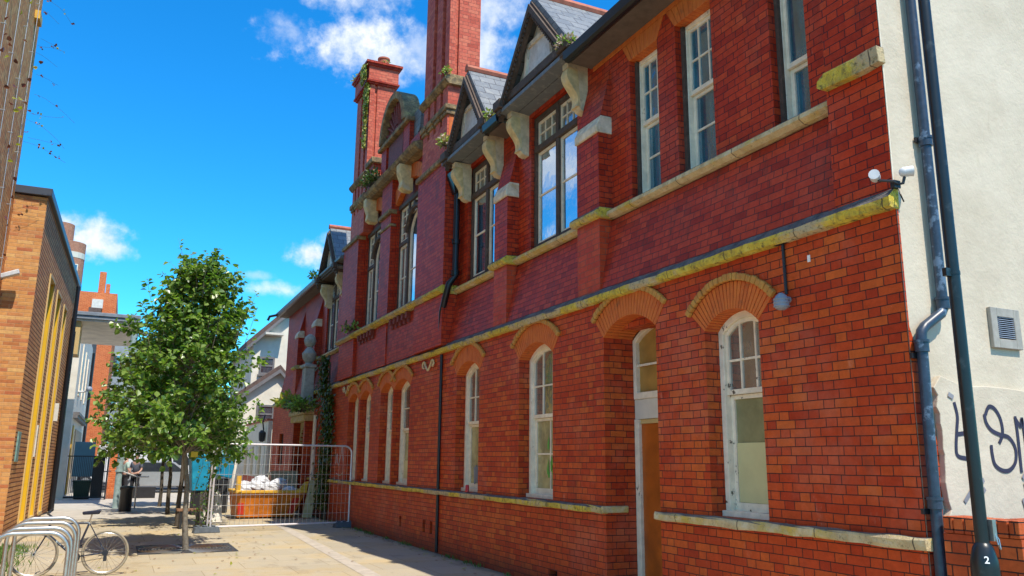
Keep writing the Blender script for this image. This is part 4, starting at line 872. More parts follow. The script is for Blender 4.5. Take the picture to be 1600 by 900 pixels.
b = MB(); lbox(b, .30, .68, .002, .03, 1.50, 2.10); tag(b.build('plaque', 'plaque'), 'small weathered green plaque on the buff brick side wall', 'sign')
b = MB(); lbox(b, 3.72, 3.86, .0, .03, 1.6, 2.35); tag(b.build('information_sign', 'white_board'), 'narrow pale sign between two yellow slots in the buff brick wall', 'sign')
b = MB(); lbox(b, 9.7, LEN, .002, .06, 0, 5.9); b.build('door', 'dark_metal', an)
b = MB(); b.tube([LP(9.55, 6.9, .09), LP(9.55, .05, .09)], .06, 10); b.tube([LP(9.85, 5.5, .1), LP(9.85, .05, .1)], .05, 10); b.build('downpipe', 'gutter_black', an)
t = thing('security_floodlight', 'white security floodlight on an arm on the buff brick front', 'lamp', (-2.4, 19, 5.15))
b = MB(); b.hexa([(-2.50, 18.72, 5.10), (-2.18, 18.66, 5.22), (-2.18, 18.84, 5.22), (-2.50, 18.90, 5.10), (-2.53, 18.72, 5.19), (-2.20, 18.66, 5.32), (-2.20, 18.84, 5.32), (-2.53, 18.90, 5.19)]); b.build('lamp_head', 'lamp_white', t, bevel=.015)
b = MB(); b.tube([(-2.47, 18.81, 5.12), (-2.58, 18.85, 5.10), (-2.62, 19.05, 5.10)], .03, 8); b.build('bracket', 'lamp_grey', t)
tl = thing('tall_brick_block', 'tall brown brick block with climbing wires at the far left edge', 'building', (-2.55, 14, 0))
b = MB(); b.box(-12, -2.5, 7.5, 19.04, 0, 15); b.build('wall', 'brick_tall', tl)
b = MB(); random.seed(21)
for k in range(9):
    y = 9.2 + k * 1.12; b.cyl((-2.44, y, .3), (-2.44, y, 14.8), .006, n=5)
    for z in [1 + 1.1 * j for j in range(13)]: b.cyl((-2.5, y, z), (-2.42, y, z), .012, n=5)
b.build('trellis_wire', 'galv', tl)
b = MB(); b.box(-2.5, -2.40, 18.2, 18.6, 10.6, 10.78); b.build('sign', 'skip_rim', tl)
def leafcard(b, c, d, nrm, L, W, fold=.25):
    d = d.normalized(); sd_ = nrm.cross(d); sd_ = sd_.normalized() if sd_.length > 1e-5 else Vector((1, 0, 0)); up = d.cross(sd_)
    p = [c, c + d * L * .35 + sd_ * W * .5 + up * W * fold, c + d * L * .72 + sd_ * W * .36 + up * W * fold * .6, c + d * L, c + d * L * .72 - sd_ * W * .36 + up * W * fold * .6, c + d * L * .35 - sd_ * W * .5 + up * W * fold]
    b.add(p, [(0, 1, 2, 3), (0, 3, 4, 5)])
def rv(rnd): return Vector((rnd.gauss(0, 1), rnd.gauss(0, 1), rnd.gauss(0, 1))).normalized()
cv = thing('climbing_vine', 'sparse climbing vine with rusty leaves trailing off the tall brown block', 'plant', (-2.42, 18.9, 8))
b = MB(); lf = MB(); rnd = random.Random(4)
for z0 in (10.9, 10.4, 10.1, 9.6, 9.2, 8.7, 8.4, 8.2, 9.9, 7.9, 11.3, 6.5):
    p = Vector((-2.40, rnd.uniform(18.2, 18.95), z0)); path = [p.copy()]; dv = Vector((rnd.uniform(.5, 1.0), .25, rnd.uniform(-.35, .1)))
    for k in range(rnd.randint(4, 9)): p = p + dv * .13; dv += Vector((rnd.gauss(0, .08), rnd.gauss(0, .1), rnd.gauss(-.04, .1))); path.append(p.copy())
    b.tube(path, .0025, 4)
    for q in path[1:]:
        if rnd.random() < .32:
            lf.cur = 0 if rnd.random() < .75 else 1
            for _ in range(rnd.randint(1, 3)): leafcard(lf, q + rv(rnd) * .03, rv(rnd), rv(rnd), .06, .05)
for _ in range(70):
    q = Vector((-2.40 + rnd.uniform(-.05, .08), rnd.uniform(12, 19), rnd.uniform(5.5, 11.5))); lf.cur = rnd.choice((0, 0, 1)); leafcard(lf, q, rv(rnd), rv(rnd), .1, .09)
b.build('stem', 'bark_dark', cv); lf.build('foliage', ['leaf_rust', 'leaf_yellow'], cv)

ca = thing('entrance_canopy', 'flat grey canopy with pale underside over the gate on the left', 'canopy', (-.8, 32, 5.9))
b = MB(); b.box(-1.85, .17, 29.8, 36.0, 6.0, 6.06); b.build('soffit', 'soffit_panel', ca)
b = MB(); b.box(-1.9, .2, 29.74, 36.1, 6.061, 6.18); b.box(-1.92, .22, 29.7, 36.15, 6.181, 6.30); b.build('roof', 'canopy_edge', ca, bevel=.01)
b = MB(); b.cyl((.07, 29.75, 0), (.07, 29.75, 5.998), .10, n=14); b.cyl((.07, 29.75, 1.15), (.07, 29.75, 1.2), .13, n=14); b.build('column', 'teal_paint', ca, smooth=True)
b = MB(); b.tube([(.05, 29.9, 2.0), (-.4, 31, 2.0)], .03, 6); b.box(-1.75, -1.55, 29.9, 31, 4.9, 5.998); b.build('bracket', 'cream_trim', ca)

# gate, bins and board behind it
gt = thing('metal_gate', 'black metal bar gate closing the yard beside the buff brick building', 'gate', (-1.0, 36, 0))
b = MB(); GY = 36.0
for k in range(22): x = -1.72 + k * .062; b.box(x - .008, x + .008, GY - .008, GY + .008, .08, 1.64)
b.box(-1.76, -.32, GY - .02, GY + .02, 1.62, 1.66); b.box(-1.76, -.32, GY - .02, GY + .02, .06, .12); b.build('bars', 'dark_metal', gt)
b = MB(); b.box(-1.95, -1.76, GY - .08, GY + .08, 0, 1.95); b.build('post', 'grey_board', gt); b = MB(); b.box(-.36, -.30, GY - .04, GY + .04, 0, 1.75); b.tube([(-.5, GY - .05, 1.05), (-.3, GY - .1, 1.08), (-.2, GY - .08, 1.08)], .02); b.build('post', 'dark_metal', gt)
b = MB(); b.box(-.85, -.45, GY + .03, GY + .05, .12, 1.62); b.build('mesh_panel', 'dark_metal', gt)
b = MB(); b.box(-1.60, -.86, 36.9, 36.95, .85, 2.2); tag(b.build('teal_board', 'teal_board', bevel=.01), 'dark teal board standing behind the black bar gate', 'board')
t = thing('wheelie_bin', 'dark green wheelie bin behind the bar gate', 'bin', (-1.2, 36.6, 0))
b = MB(); b.hexa([(-1.42, 36.3, .06), (-.92, 36.3, .06), (-.92, 36.75, .06), (-1.42, 36.75, .06), (-1.5, 36.2, .66), (-.86, 36.2, .66), (-.86, 36.82, .66), (-1.5, 36.82, .66)]); b.build('body', 'bin_green', t, bevel=.02)
b = MB(); b.box(-1.52, -.84, 36.17, 36.85, .661, .72); b.build('lid', 'bin_green', t, bevel=.02); b = MB(); b.cyl((-1.45, 36.78, .1), (-.9, 36.78, .1), .1, n=12); b.build('wheel', 'rubber', t)
t = thing('brick_gate_pier', 'orange brick gate pier with a stone cap beside the bar gate', 'pier', (-.1, 37, 0))
b = MB(); b.box(-.30, .12, 36.6, 37.0, 0, 1.9); b.build('shaft', 'brick_orange_far', t); b = MB(); b.box(-.35, .17, 36.55, 37.05, 1.901, 1.98); b.build('cap', 'tan_wall', t)

# far left row and background buildings
rw = thing('painted_terrace', 'pale painted terraced building beyond the gate on the left', 'building', (-2, 42, 0))
b = MB(); b.box(-7, -1.85, 37.5, 50, 0, 7.4); b.build('wall', 'cream_wall', rw); b = MB(); b.box(-7, -1.9, 50.02, 56, 0, 9); b.build('wall', 'tile_brown', rw)
b = MB(); b.box(-1.95, -1.62, 38, 48, 3.3, 3.42); b.box(-1.95, -1.68, 38, 48, 3.18, 3.299); b.build('cornice', 'fascia_grey', rw)
for y in (40, 43, 46): 
    b = MB(); b.box(-1.86, -1.80, y - .5, y + .5, 4.2, 6.4); f = b.build('window', 'white_paint', rw); b = MB(); b.box(-1.799, -1.795, y - .42, y + .42, 4.28, 6.32); b.build('glass_pane', 'glass_far', f)
b = MB(); b.box(-1.86, -1.8, 38.6, 39.6, .1, 2.9); b.build('door', 'skip_rim', rw); b = MB(); b.box(-1.86, -1.8, 41, 47, .7, 2.8); b.build('shopfront', 'tan_wall', rw); b = MB(); b.tube([(-1.78, 49.8, .1), (-1.78, 49.8, 7.2)], .08, 8); b.build('downpipe', 'gutter_black', rw)
t = thing('security_camera', 'white security camera on an arm on the pale painted wall', 'camera', (-1.7, 39.5, 4.4))
b = MB(); b.tube([(-1.84, 39.5, 4.35), (-1.6, 39.4, 4.35), (-1.5, 39.3, 4.42)], .04, 8); b.build('bracket', 'lamp_white', t); b = MB(); b.ball((-1.42, 39.2, 4.45), .13, .2, .13); b.build('camera_body', 'lamp_grey', t, smooth=True)
og = thing('orange_brick_block', 'orange brick block with a chimney stack above the canopy roof', 'building', (-2.2, 64, 0))
b = MB(); b.box(-4.2, -1.14, 60, 72, 0, 12.45); b.build('wall', 'brick_orange_far', og)
b = MB(); b.box(-2.75, -2.0, 59.4, 59.99, 9.5, 11.3); b.build('chimney', 'tile_brown', og); b = MB(); b.box(-2.6, -1.95, 59.5, 59.995, 11.31, 11.9); b.build('chimney', 'white_board', og); b = MB(); b.box(-2.35, -1.95, 60.1, 60.6, 12.3, 13.9); b.box(-1.9, -1.65, 60.1, 60.6, 12.3, 13.1); b.build('chimney', 'brick_orange_far', og)
t = thing('grey_office_block', 'grey clad office block with banded windows behind the tree', 'building', (.5, 75, 0))
b = MB(); b.box(-1.6, 4.6, 74, 84, 0, 11.0); b.build('wall', 'grey_cladding', t)
for z in (2.6, 5.4, 8.2):
    for x in (-1.3, -.3, .7, 1.7, 2.7, 3.7): b = MB(); b.box(x, x + .75, 73.94, 73.995, z, z + 1.7); f = b.build('window', 'white_paint', t); b = MB(); b.box(x + .07, x + .68, 73.93, 73.9395, z + .07, z + 1.63); b.build('glass_pane', 'glass_far', f)
tw_ = thing('brick_tower', 'rounded pinkish brick tower block far beyond the left roofline', 'building', (-8, 110, 0))
b = MB(); b.cyl((-8.0, 111.5, 0), (-8.0, 111.5, 27.6), 1.75, n=20); b.cyl((-9.3, 112.2, 0), (-9.3, 112.2, 30.1), 1.5, n=20); b.build('wall', 'brick_tower', tw_)
b = MB(); b.cyl((-8.0, 111.5, 25.6), (-8.0, 111.5, 26.3), 1.78, n=20); b.build('band', 'grey_board', tw_)
for z in (20.6, 23.4): b = MB(); b.box(-7.5, -6.8, 109.85, 110.3, z, z + 1.35); f = b.build('window', 'white_paint', tw_); b = MB(); b.box(-7.42, -6.88, 109.84, 109.849, z + .1, z + 1.25); b.build('glass_pane', 'glass_far', f)

# cream house beyond the red building
hs = thing('cream_house', 'white rendered gabled house beyond the far end of the red brick building', 'building', (7, 40, 0))
b = MB(); b.prism([(5.3, 0), (11.5, 0), (11.5, 6.6), (8.8, 10.6), (5.3, 7.1)], 'y', 40, 48); b.build('wall', 'cream_wall', hs)
b = MB(); b.prism([(4.95, 6.78), (8.8, 10.64), (8.8, 10.9), (4.95, 7.05)], 'y', 39.7, 48); b.prism([(8.8, 10.64), (12.0, 6.6), (12.0, 6.86), (8.8, 10.9)], 'y', 39.7, 48); b.build('roof', 'tile_brown', hs)
b = MB(); b.prism([(4.95, 6.60), (8.8, 10.46), (8.8, 10.64), (4.95, 6.78)], 'y', 39.62, 39.8); b.build('barge_board', 'fascia_grey', hs)
def ywin(root, x0, x1, z0, z1, Y, fm='fascia_grey', split=True):
    b = MB(); box_ring_y(b, x0, x1, z0, z1, .09, Y - .06, Y + .02); b.box(x0 - .06, x1 + .06, Y - .1, Y, z0 - .08, z0 - .001)
    if split: b.box(x0 + .08, x1 - .08, Y - .05, Y, (z0 + z1) / 2 - .04, (z0 + z1) / 2 + .04)
    f = b.build('window', fm, root); b = MB(); b.box(x0 + .08, x1 - .08, Y - .025, Y - .005, z0 + .08, z1 - .08); b.build('glass_pane', 'glass_far', f)
ywin(hs, 5.64, 6.34, 5.55, 6.40, 40)
b = MB(); b.prism([(4.7, 0), (7.2, 0), (7.2, 4.7), (6.42, 5.65), (4.9, 4.5), (4.7, 4.35)], 'y', 38.9, 39.99); b.build('wall', 'cream_wall', hs)
b = MB(); b.prism([(4.55, 4.3), (6.42, 5.72), (6.42, 5.92), (4.55, 4.5)], 'y', 38.7, 39.99); b.prism([(6.42, 5.72), (7.3, 4.75), (7.3, 4.95), (6.42, 5.92)], 'y', 38.7, 39.99); b.build('roof', 'tile_brown', hs)
b = MB(); b.prism([(4.55, 4.12), (6.42, 5.54), (6.42, 5.72), (4.55, 4.3)], 'y', 38.64, 38.75); b.prism([(6.42, 5.54), (7.3, 4.57), (7.3, 4.75), (6.42, 5.72)], 'y', 38.64, 38.75); b.build('barge_board', 'fascia_grey', hs)
ywin(hs, 5.5, 6.3, 3.2, 4.05, 38.9)
b = MB(); b.box(5.0, 5.7, 39.7, 39.99, 7.62, 7.74) if False else b.box(5.75, 6.6, 39.4, 39.99, 7.42, 7.52); b.build('hood', 'grey_board', hs)
lt = thing('lean_to', 'low cream single storey wall with shuttered openings beyond the red building', 'building', (5.2, 36, 0))
b = MB(); b.box(5.1, 5.25, 32.6, 38.6, .9, 3.05); b.build('wall', 'cream_wall', lt); b = MB(); b.box(5.05, 5.3, 32.6, 38.6, 3.051, 3.13); b.build('coping', 'ridge_tile', lt); b = MB(); b.box(5.08, 5.27, 32.6, 38.6, 0, .899); b.build('plinth', 'brick_orange_pier', lt)
for k in range(6): b = MB(); y = 33 + k * .95; b.box(5.07, 5.099, y, y + .55, .95, 2.1); b.build('shutter', 'tan_wall' if k % 2 else 'white_board', lt)
t = thing('wall_lantern', 'black wall lantern hanging from a cable at the far end of the brick wall', 'lamp', (4.95, 33.2, 2.5))
b = MB(); b.tube([(5.05, 33.2, 3.3), (4.97, 33.1, 3.0), (5.02, 33.1, 2.7)], .03, 6); b.build('bracket', 'dark_metal', t); b = MB(); b.lathe((4.97, 33.1, 2.25), [(.05, 0), (.11, .05), (.13, .35), (.06, .45)], 8); b.build('lantern', 'dark_metal', t)
# statue over the porch
t = thing('stone_urn', 'pale stone urn on a tall pedestal above the entrance porch', 'urn', (4.98, 25.15, 3.12))
b = MB(); b.box(4.88, 5.18, 24.95, 25.4, 3.13, 4.35); b.box(4.84, 5.22, 24.9, 25.45, 4.351, 4.45); b.build('pedestal', 'statue_stone', t, bevel=.03, seg=2)
b = MB(); b.lathe((5.02, 25.17, 4.45), [(.16, 0), (.1, .06), (.2, .2), (.22, .35), (.12, .5), (.07, .55), (.15, .62), (.19, .75), (.15, .88), (.04, .96)], 14); b.build('urn', 'statue_stone', t, smooth=True)

# ------------------------------------------------------------------ plants
def make_tree(name, label, loc, seed, H, spread, zlow, nlimb, group, dens=1., tag_cat='tree', trunk_r=.052, bark='bark', skew=(0, 0)):
    rnd = random.Random(seed); root = thing(name, label, tag_cat, loc, group); base = Vector(loc)
    tb = MB(); lf = MB()
    lead = [base + Vector((rnd.gauss(0, .015) * k, rnd.gauss(0, .015) * k, H * .93 * k / 9)) for k in range(10)]; lead[0] = base.copy()
    for k in range(10): lead[k] += Vector((skew[0] * 1.0 * (k / 9) ** .8, skew[1] * (k / 9), 0))
    tb.tube(lead, [trunk_r * (1 - .88 * (k / 9) ** .9) + .004 for k in range(10)], 10)
    def leadpt(z):
        t = max(0, min(.999, z / (H * .93))) * 9; i = int(t); return lead[i].lerp(lead[i + 1], t - i)
    def prof(z):
        t = (z - zlow) / (H - zlow)
        pts = [(-.05, .75), (.08, .96), (.28, 1.0), (.46, .90), (.65, .77), (.78, .55), (.90, .32), (.97, .16), (1.05, .05)]
        for (a, ra), (c, rc) in zip(pts, pts[1:]):
            if t <= c: return spread * (ra + (rc - ra) * max(0, (t - a) / (c - a)))
        return spread * .05
    def leaves(path, n, droop=.3, size=.100):
        for k in range(n):
            t = rnd.uniform(.12, 1) * (len(path) - 1); i = min(int(t), len(path) - 2); p = path[i].lerp(path[i + 1], t - i)
            d = (path[i + 1] - path[i]).normalized(); o = rv(rnd); o = (o - d * o.dot(d)); 
            dd = (d * .5 + o.normalized() * .9 + Vector((0, 0, -droop))); nr = (Vector((0, -.15, 1)) + rv(rnd) * .75)
            lf.cur = rnd.choices((0, 1, 2), (5, 5, 2))[0]; L = size * rnd.uniform(.75, 1.25)
            leafcard(lf, p + dd.normalized() * rnd.uniform(.01, .04), dd, nr, L, L * .85)
    def shoot(p, d, L, n, r=.006, bend=.1, up=.1):
        path = [p.copy()]; d = d.normalized()
        for k in range(4): d = (d + rv(rnd) * bend + Vector((0, 0, up))).normalized(); p = p + d * L / 4; path.append(p.copy())
        tb.tube(path, [r * (1 - .2 * k) for k in range(5)], 5, False); leaves(path, n); return path
    for i in range(nlimb):
        t = (i + rnd.random()) / nlimb; zt = zlow + (H * .97 - zlow) * t ** 1.05          # height the limb reaches
        r = prof(zt) * rnd.uniform(.55, 1.03) * rnd.choice((1, 1, 1, .72)); az = i * 2.39996 + rnd.uniform(-.3, .3)
        tip = leadpt(min(zt, H * .9)) + Vector((math.cos(az) * r, math.sin(az) * r, 0)); tip.z = base.z + zt; kk = max(0, 1 - (zt - zlow) / (H - zlow)) ** 1.0; tip.x += skew[0] * kk; tip.y += skew[1] * kk
        zs_ = max(zlow * .98 + .1, zt - r * rnd.uniform(.45, .95)); st = leadpt(zs_)
        mid = st.lerp(tip, .5) + Vector((0, 0, .10 * r)); path = [st, st.lerp(mid, .5) + rv(rnd) * .03, mid, mid.lerp(tip, .5) + rv(rnd) * .04, tip]
        tb.tube(path, [.016, .013, .010, .007, .004], 5, False)
        leaves(path[2:], int(9 * dens))
        for k in range(int(7 * dens)):
            q = rnd.uniform(.3, 1) * 3.999; j = int(q); p = path[j].lerp(path[j + 1], q - j); d = (path[j + 1] - path[j]).normalized() + rv(rnd) * .9
            shoot(p, d, rnd.uniform(.22, .5), int(rnd.uniform(9, 15)), .005)
    for k in range(19):     # upright leafy shoots that break the outline
        t = rnd.uniform(.55, 1.06); zz_ = zlow + (H - zlow) * t * .93; az = rnd.uniform(0, 6.28); r = prof(zz_) * .8
        p = leadpt(min(zz_, H * .9)) + Vector((math.cos(az) * r, math.sin(az) * r, 0)); p.z = base.z + zz_ - .1
        shoot(p, Vector((math.cos(az) * .45, math.sin(az) * .45, 1.3)), rnd.uniform(.5, .8), 17, .006, .06, .05)
    trunk = tb.build('trunk', bark, root, smooth=True); cr = lf.build('crown', ['leaf_mid', 'leaf_light', 'leaf_dark'], root)
    return root
tr = make_tree('street_tree', 'leafy young street tree with a slim pale trunk standing in the square grate', (1.24, 16.05, 0), 12, 5.30, 1.45, 1.62, 108, 'street trees in a row', 1.42, skew=(-.33, -.05))
b = MB(); b.box(1.18, 1.30, 15.99, 16.0 - .008, 1.62, 1.72); b.build('tree_tag', 'tape_yellow', tr)
tr2 = make_tree('street_tree', 'street tree with dark trunk directly behind the nearest tree', (1.44, 21.7, 0), 31, 5.3, 1.75, 1.8, 84, 'street trees in a row', 1.25, trunk_r=.06, bark='bark_dark')
dup(tr2, (1.45, 26.4, 0), 'street tree third in the row, mostly hidden by the leafy ones in front', 1.3)
dup(tr2, (1.40, 30.4, 0), 'street tree farthest along the row, near the dark low wall', 2.9)
gr = thing('tree_grate', 'dark square iron tree grate around the nearest tree trunk', 'grate', (1.25, 16.2, 0))
b = MB(); b.box(.45, 2.08, 15.55, 17.05, .003, .012)
gb = b.build('frame', 'grate', gr); b = MB()
for k in range(3, 15):
    r = k * .055
    for q in range(4):
        t0 = q * math.pi / 2 + .12; b.tube([(1.24 + r * math.cos(t0 + s_ * .16), 16.2 + r * math.sin(t0 + s_ * .16), .014) for s_ in range(9)], .009, 5)
b.build('bars', 'steel', gr)
def tuft(name, label, c, rad, n, size, mats, w=(1, 1, 1), seed=1, cat='plant', stems=True, up=.8):
    rnd = random.Random(seed); root = thing(name, label, cat, c); lf = MB(); st = MB(); c = Vector(c)
    for k in range(n):
        d = rv(rnd); d.z = abs(d.z) * up + .1; p = c + Vector((d.x * rad[0], d.y * rad[1], d.z * rad[2])) * rnd.uniform(.25, 1); lf.cur = rnd.randrange(len(mats))
        if stems and k % 3 == 0: st.tube([c, c.lerp(p, .6) + rv(rnd) * .02, p], .004, 4, False)
        leafcard(lf, p, d + rv(rnd) * .8, rv(rnd) + Vector((0, 0, .6)), size * rnd.uniform(.6, 1.3), size * .6)
    if stems: st.build('stem', 'bark_dark', root)
    lf.build('foliage', mats, root); return root
tuft('wall_plant', 'pale flowering tuft growing in the gutter beside the nearest dormer', (5.03, 8.93, 7.20), (.16, .18, .22), 170, .06, ['flower', 'leaf_light', 'flower', 'leaf_mid'], seed=2)
tuft('wall_plant', 'yellow green tuft on the brick corner just left of the middle dormer', (5.06, 13.75, 7.5), (.12, .16, .3), 170, .07, ['leaf_light', 'moss', 'flower'], seed=3)
tuft('wall_plant', 'green weeds along the stone moulding of the tallest chimney', (5.05, 13.75, 9.03), (.12, .18, .12), 70, .06, ['leaf_light', 'moss'], seed=4)
tuft('wall_plant', 'weeds sprouting on the cap of the far chimney beside its pot', (5.55, 19.9, 12.1), (.12, .2, .26), 55, .07, ['leaf_mid', 'leaf_light'], seed=5)
tuft('wall_plant', 'dry grass tuft on the far edge of the far chimney cap', (5.05, 21.2, 12.05), (.12, .2, .4), 50, .07, ['moss', 'leaf_light'], seed=6)
tuft('wall_plant', 'dark weeds on the cornice left of the curved pediment', (5.03, 18.9, 8.28), (.22, .6, .5), 260, .1, ['leaf_dark', 'ivy'], seed=7)
tuft('wall_plant', 'bright yellow fern like plant growing on the porch hood', (4.75, 26.7, 3.25), (.5, .55, .5), 170, .17, ['leaf_yellow', 'leaf_light'], seed=8)
tuft('wall_plant', 'bushy green shrub growing on the porch hood beside the urn', (4.85, 24.9, 3.0), (.5, 1.0, .75), 420, .13, ['leaf_mid', 'leaf_light', 'ivy'], seed=9, up=.5)
tuft('wall_plant', 'small weeds on the sill of the far arched window', (5.05, 20.3, 4.8), (.2, .6, .3), 90, .1, ['leaf_light', 'ivy'], seed=10)
tuft('wall_plant', 'tuft growing in the gutter beside the slate dormer farthest away', (5.0, 25.0, 7.15), (.2, .35, .3), 90, .1, ['leaf_dark', 'leaf_mid'], seed=11)
tuft('wall_plant', 'weeds in the gutter between the two nearest dormers', (5.02, 11.5, 7.2), (.12, .22, .16), 80, .06, ['moss', 'leaf_light'], seed=12)
rnd = random.Random(9)
iv = thing('ivy', 'dense ivy column climbing the far brick wall beside a white pipe', 'plant', (5.1, 22.8, 0)); lf = MB(); st = MB()
for k in range(2100):
    z = rnd.uniform(.3, 4.5) ** 1.0; y = 22.85 + rnd.gauss(0, .30 if z < 3.7 else .14) + .12 * math.sin(z * 2); lf.cur = rnd.choice((0, 0, 1))
    leafcard(lf, Vector((D - abs(rnd.gauss(.06, .08)) - (.1 if z > 3.4 else 0), y, z)), Vector((-.4, rnd.gauss(0, .5), -.8)), Vector((-1, 0, .4)) + rv(rnd) * .5, .11, .09)
for k in range(4): st.tube([(5.2, 22.6 + .15 * k, 0), (5.18, 22.7 + .1 * k, 2), (5.15, 22.8, 4.3)], .02, 5)
st.build('stem', 'bark_dark', iv); lf.build('foliage', ['ivy', 'leaf_dark'], iv)
ms = thing('moss_strip', 'strip of yellow green moss hanging down the corner of the far chimney', 'plant', (5.1, 19.75, 11)); lf = MB()
for k in range(900):
    z = 12.05 - abs(rnd.gauss(0, .75)) if rnd.random() < .7 else rnd.uniform(9.7, 11.0); w_ = .09 if z > 10.9 else .05
    if z < 9.6: continue
    lf.cur = rnd.choice((0, 0, 1)); xo = -.10 if z > 11.55 else 0
    leafcard(lf, Vector((5.10 + xo - abs(rnd.gauss(0, .03)), 19.92 + rnd.gauss(0, w_ * 1.2), z)), Vector((-.3, rnd.gauss(0, .5), -.8)), Vector((-1, -.3, .3)) + rv(rnd) * .5, .09, .08)
lf.build('foliage', ['moss', 'leaf_light'], ms)
# weeds and grass
gw = MB(); rnd = random.Random(33)
for k in range(900):
    y = rnd.uniform(9, 24); p = Vector((5.22 - abs(rnd.gauss(0, .05)), y, 0)); 
    if math.sin(y * 2.1) + math.sin(y * 5.3) < .1: continue
    d = Vector((rnd.gauss(-.2, .3), rnd.gauss(0, .4), 1)); leafcard(gw, p, d, rv(rnd), rnd.uniform(.03, .09), .015)
g_ = tag(gw.build('grass', 'grass'), 'thin weeds along the foot of the red brick wall', 'grass', kind='stuff')
gw = MB()
for k in range(1500):
    p = Vector((-1.72 + abs(rnd.gauss(0, .22)), rnd.uniform(12.9, 17.5) , 0)); d = Vector((rnd.gauss(0, .4), rnd.gauss(0, .4), 1)); leafcard(gw, p, d, rv(rnd), rnd.uniform(.05, .13), .018)
tag(gw.build('grass', 'grass'), 'patch of grass at the foot of the buff brick wall by the bicycle', 'grass', kind='stuff')

gw = MB(); rnd = random.Random(71)
for k in range(260):
    p = Vector((1.3 + rnd.gauss(0, 1.1), 17.5 + rnd.gauss(0, 3.2), .012)) if k < 170 else Vector((5.1 - abs(rnd.gauss(0, .15)), rnd.uniform(9, 22), .012))
    if p.x > 5.15 or p.x < -1.6: continue
    gw.cur = rnd.choice((0, 1, 1)); leafcard(gw, p, Vector((rnd.gauss(0, 1), rnd.gauss(0, 1), .05)), Vector((0, 0, 1)), .06, .045, .15)
tag(gw.build('fallen_leaves', ['leaf_yellow', 'bench_wood']), 'fallen leaves scattered over the paving under the tree and along the wall', 'leaves', kind='stuff')

# ------------------------------------------------------------------ site fence
def fence(label, loc, ang, W=3.35, H=2.0, z0=.12, foot_at=(0, 1), tagname='mesh_fence_panel', nv=31):
    root = thing(tagname, label, 'fence', (0, 0, 0), 'temporary site fence panels'); r = .021; c = .18
    fr = MB()
    pts = [(0, 0.0), (0, H - c)] + [(c - c * math.cos(t), H - c + c * math.sin(t)) for t in (.4, .8, 1.2)] + [(c, H), (W - c, H)] + [(W - c + c * math.sin(t), H - c + c * math.cos(t)) for t in (.4, .8, 1.2)] + [(W, H - c), (W, 0)]
    fr.tube([(u, 0, z) for u, z in pts], r, 8); fr.cyl((0, 0, z0), (W, 0, z0), r, n=8)
    fo = fr.build('frame', 'galv_bright', root, smooth=True)
    m = MB()
    for k in range(1, nv): u = W * k / nv; m.cyl((u, .0, z0), (u, .0, H), .0042, n=5, cap=False)
    for k in range(1, 8): z = z0 + (H - z0) * k / 8; m.cyl((0, -.006, z), (W, -.006, z), .0048, n=5, cap=False)
    m.build('mesh', 'galv', root)
    for u in foot_at:
        b = MB(); x = W * u
        b.hexa([(x - .36, -.12, 0), (x + .2, -.12, 0), (x + .2, .12, 0), (x - .36, .12, 0), (x - .33, -.10, .13), (x + .17, -.10, .13), (x + .17, .10, .13), (x - .33, .10, .13)])
        for q in (-.26, -.12, .06): b.box(x + q - .04, x + q + .04, -.085, .085, .1295, .16)
        b.build('foot', 'concrete_foot', root, bevel=.012)
    root.location = loc; root.rotation_euler = (0, 0, ang); return root
ang = math.atan2(20.2 - 19.7, 5.2 - 2.0)
fence('galvanised mesh fence panel across the street in front of the yellow skip', (1.98, 19.62, 0), ang, W=3.26, H=1.93)
fence('galvanised mesh fence panel running away from the camera behind the row of trees', (1.93, 19.75, 0), math.atan2(3.3, .35), H=1.85, foot_at=(1,))
cl = thing('climbing_plant', 'straggly leafy climber growing up the left end of the site fence', 'plant', (1.85, 19.9, 0)); st = MB(); lf = MB(); rnd = random.Random(14)
for k in range(8):
    p = Vector((1.86 + rnd.gauss(0, .1), 19.9 + rnd.uniform(-.1, .5), 0)); path = [p.copy()]
    for q in range(9): p = p + Vector((rnd.gauss(0, .05), rnd.gauss(0, .06), .2)); path.append(p.copy())
    st.tube(path, [.012 - .001 * q for q in range(10)], 5, False)
    for q in path[1:]:
        for _ in range(4): lf.cur = rnd.choice((0, 1, 1)); leafcard(lf, q + rv(rnd) * .09, rv(rnd), rv(rnd), .06, .05)
st.build('stem', 'bark_dark', cl); lf.build('foliage', ['leaf_mid', 'leaf_dark'], cl)

# skip with rubble
sk = thing('waste_skip', 'battered yellow skip full of white rubble bags behind the mesh fence', 'skip', (3.85, 24.3, 0))
def frust(b, x0, x1, y0, y1, z0, X0, X1, Y0, Y1, z1): b.hexa([(x0, y0, z0), (x1, y0, z0), (x1, y1, z0), (x0, y1, z0), (X0, Y0, z1), (X1, Y0, z1), (X1, Y1, z1), (X0, Y1, z1)])
b = MB()
lo_ = [(3.05, 23.7), (4.55, 23.7), (4.55, 25.0), (3.05, 25.0)]; up_ = [(2.98, 23.55), (4.82, 23.55), (4.82, 25.15), (2.98, 25.15)]
for i in range(4):
    j = (i + 1) % 4; cxy = Vector((3.85, 24.35)); ins = lambda p: tuple(Vector(p).lerp(cxy, .05))
    b.hexa([(*lo_[i], .05), (*lo_[j], .05), (*ins(lo_[j]), .05), (*ins(lo_[i]), .05), (*up_[i], .68), (*up_[j], .68), (*ins(up_[j]), .68), (*ins(up_[i]), .68)])
b.box(3.06, 4.54, 23.71, 24.99, .04, .08); b.build('body', 'skip_yellow', sk)
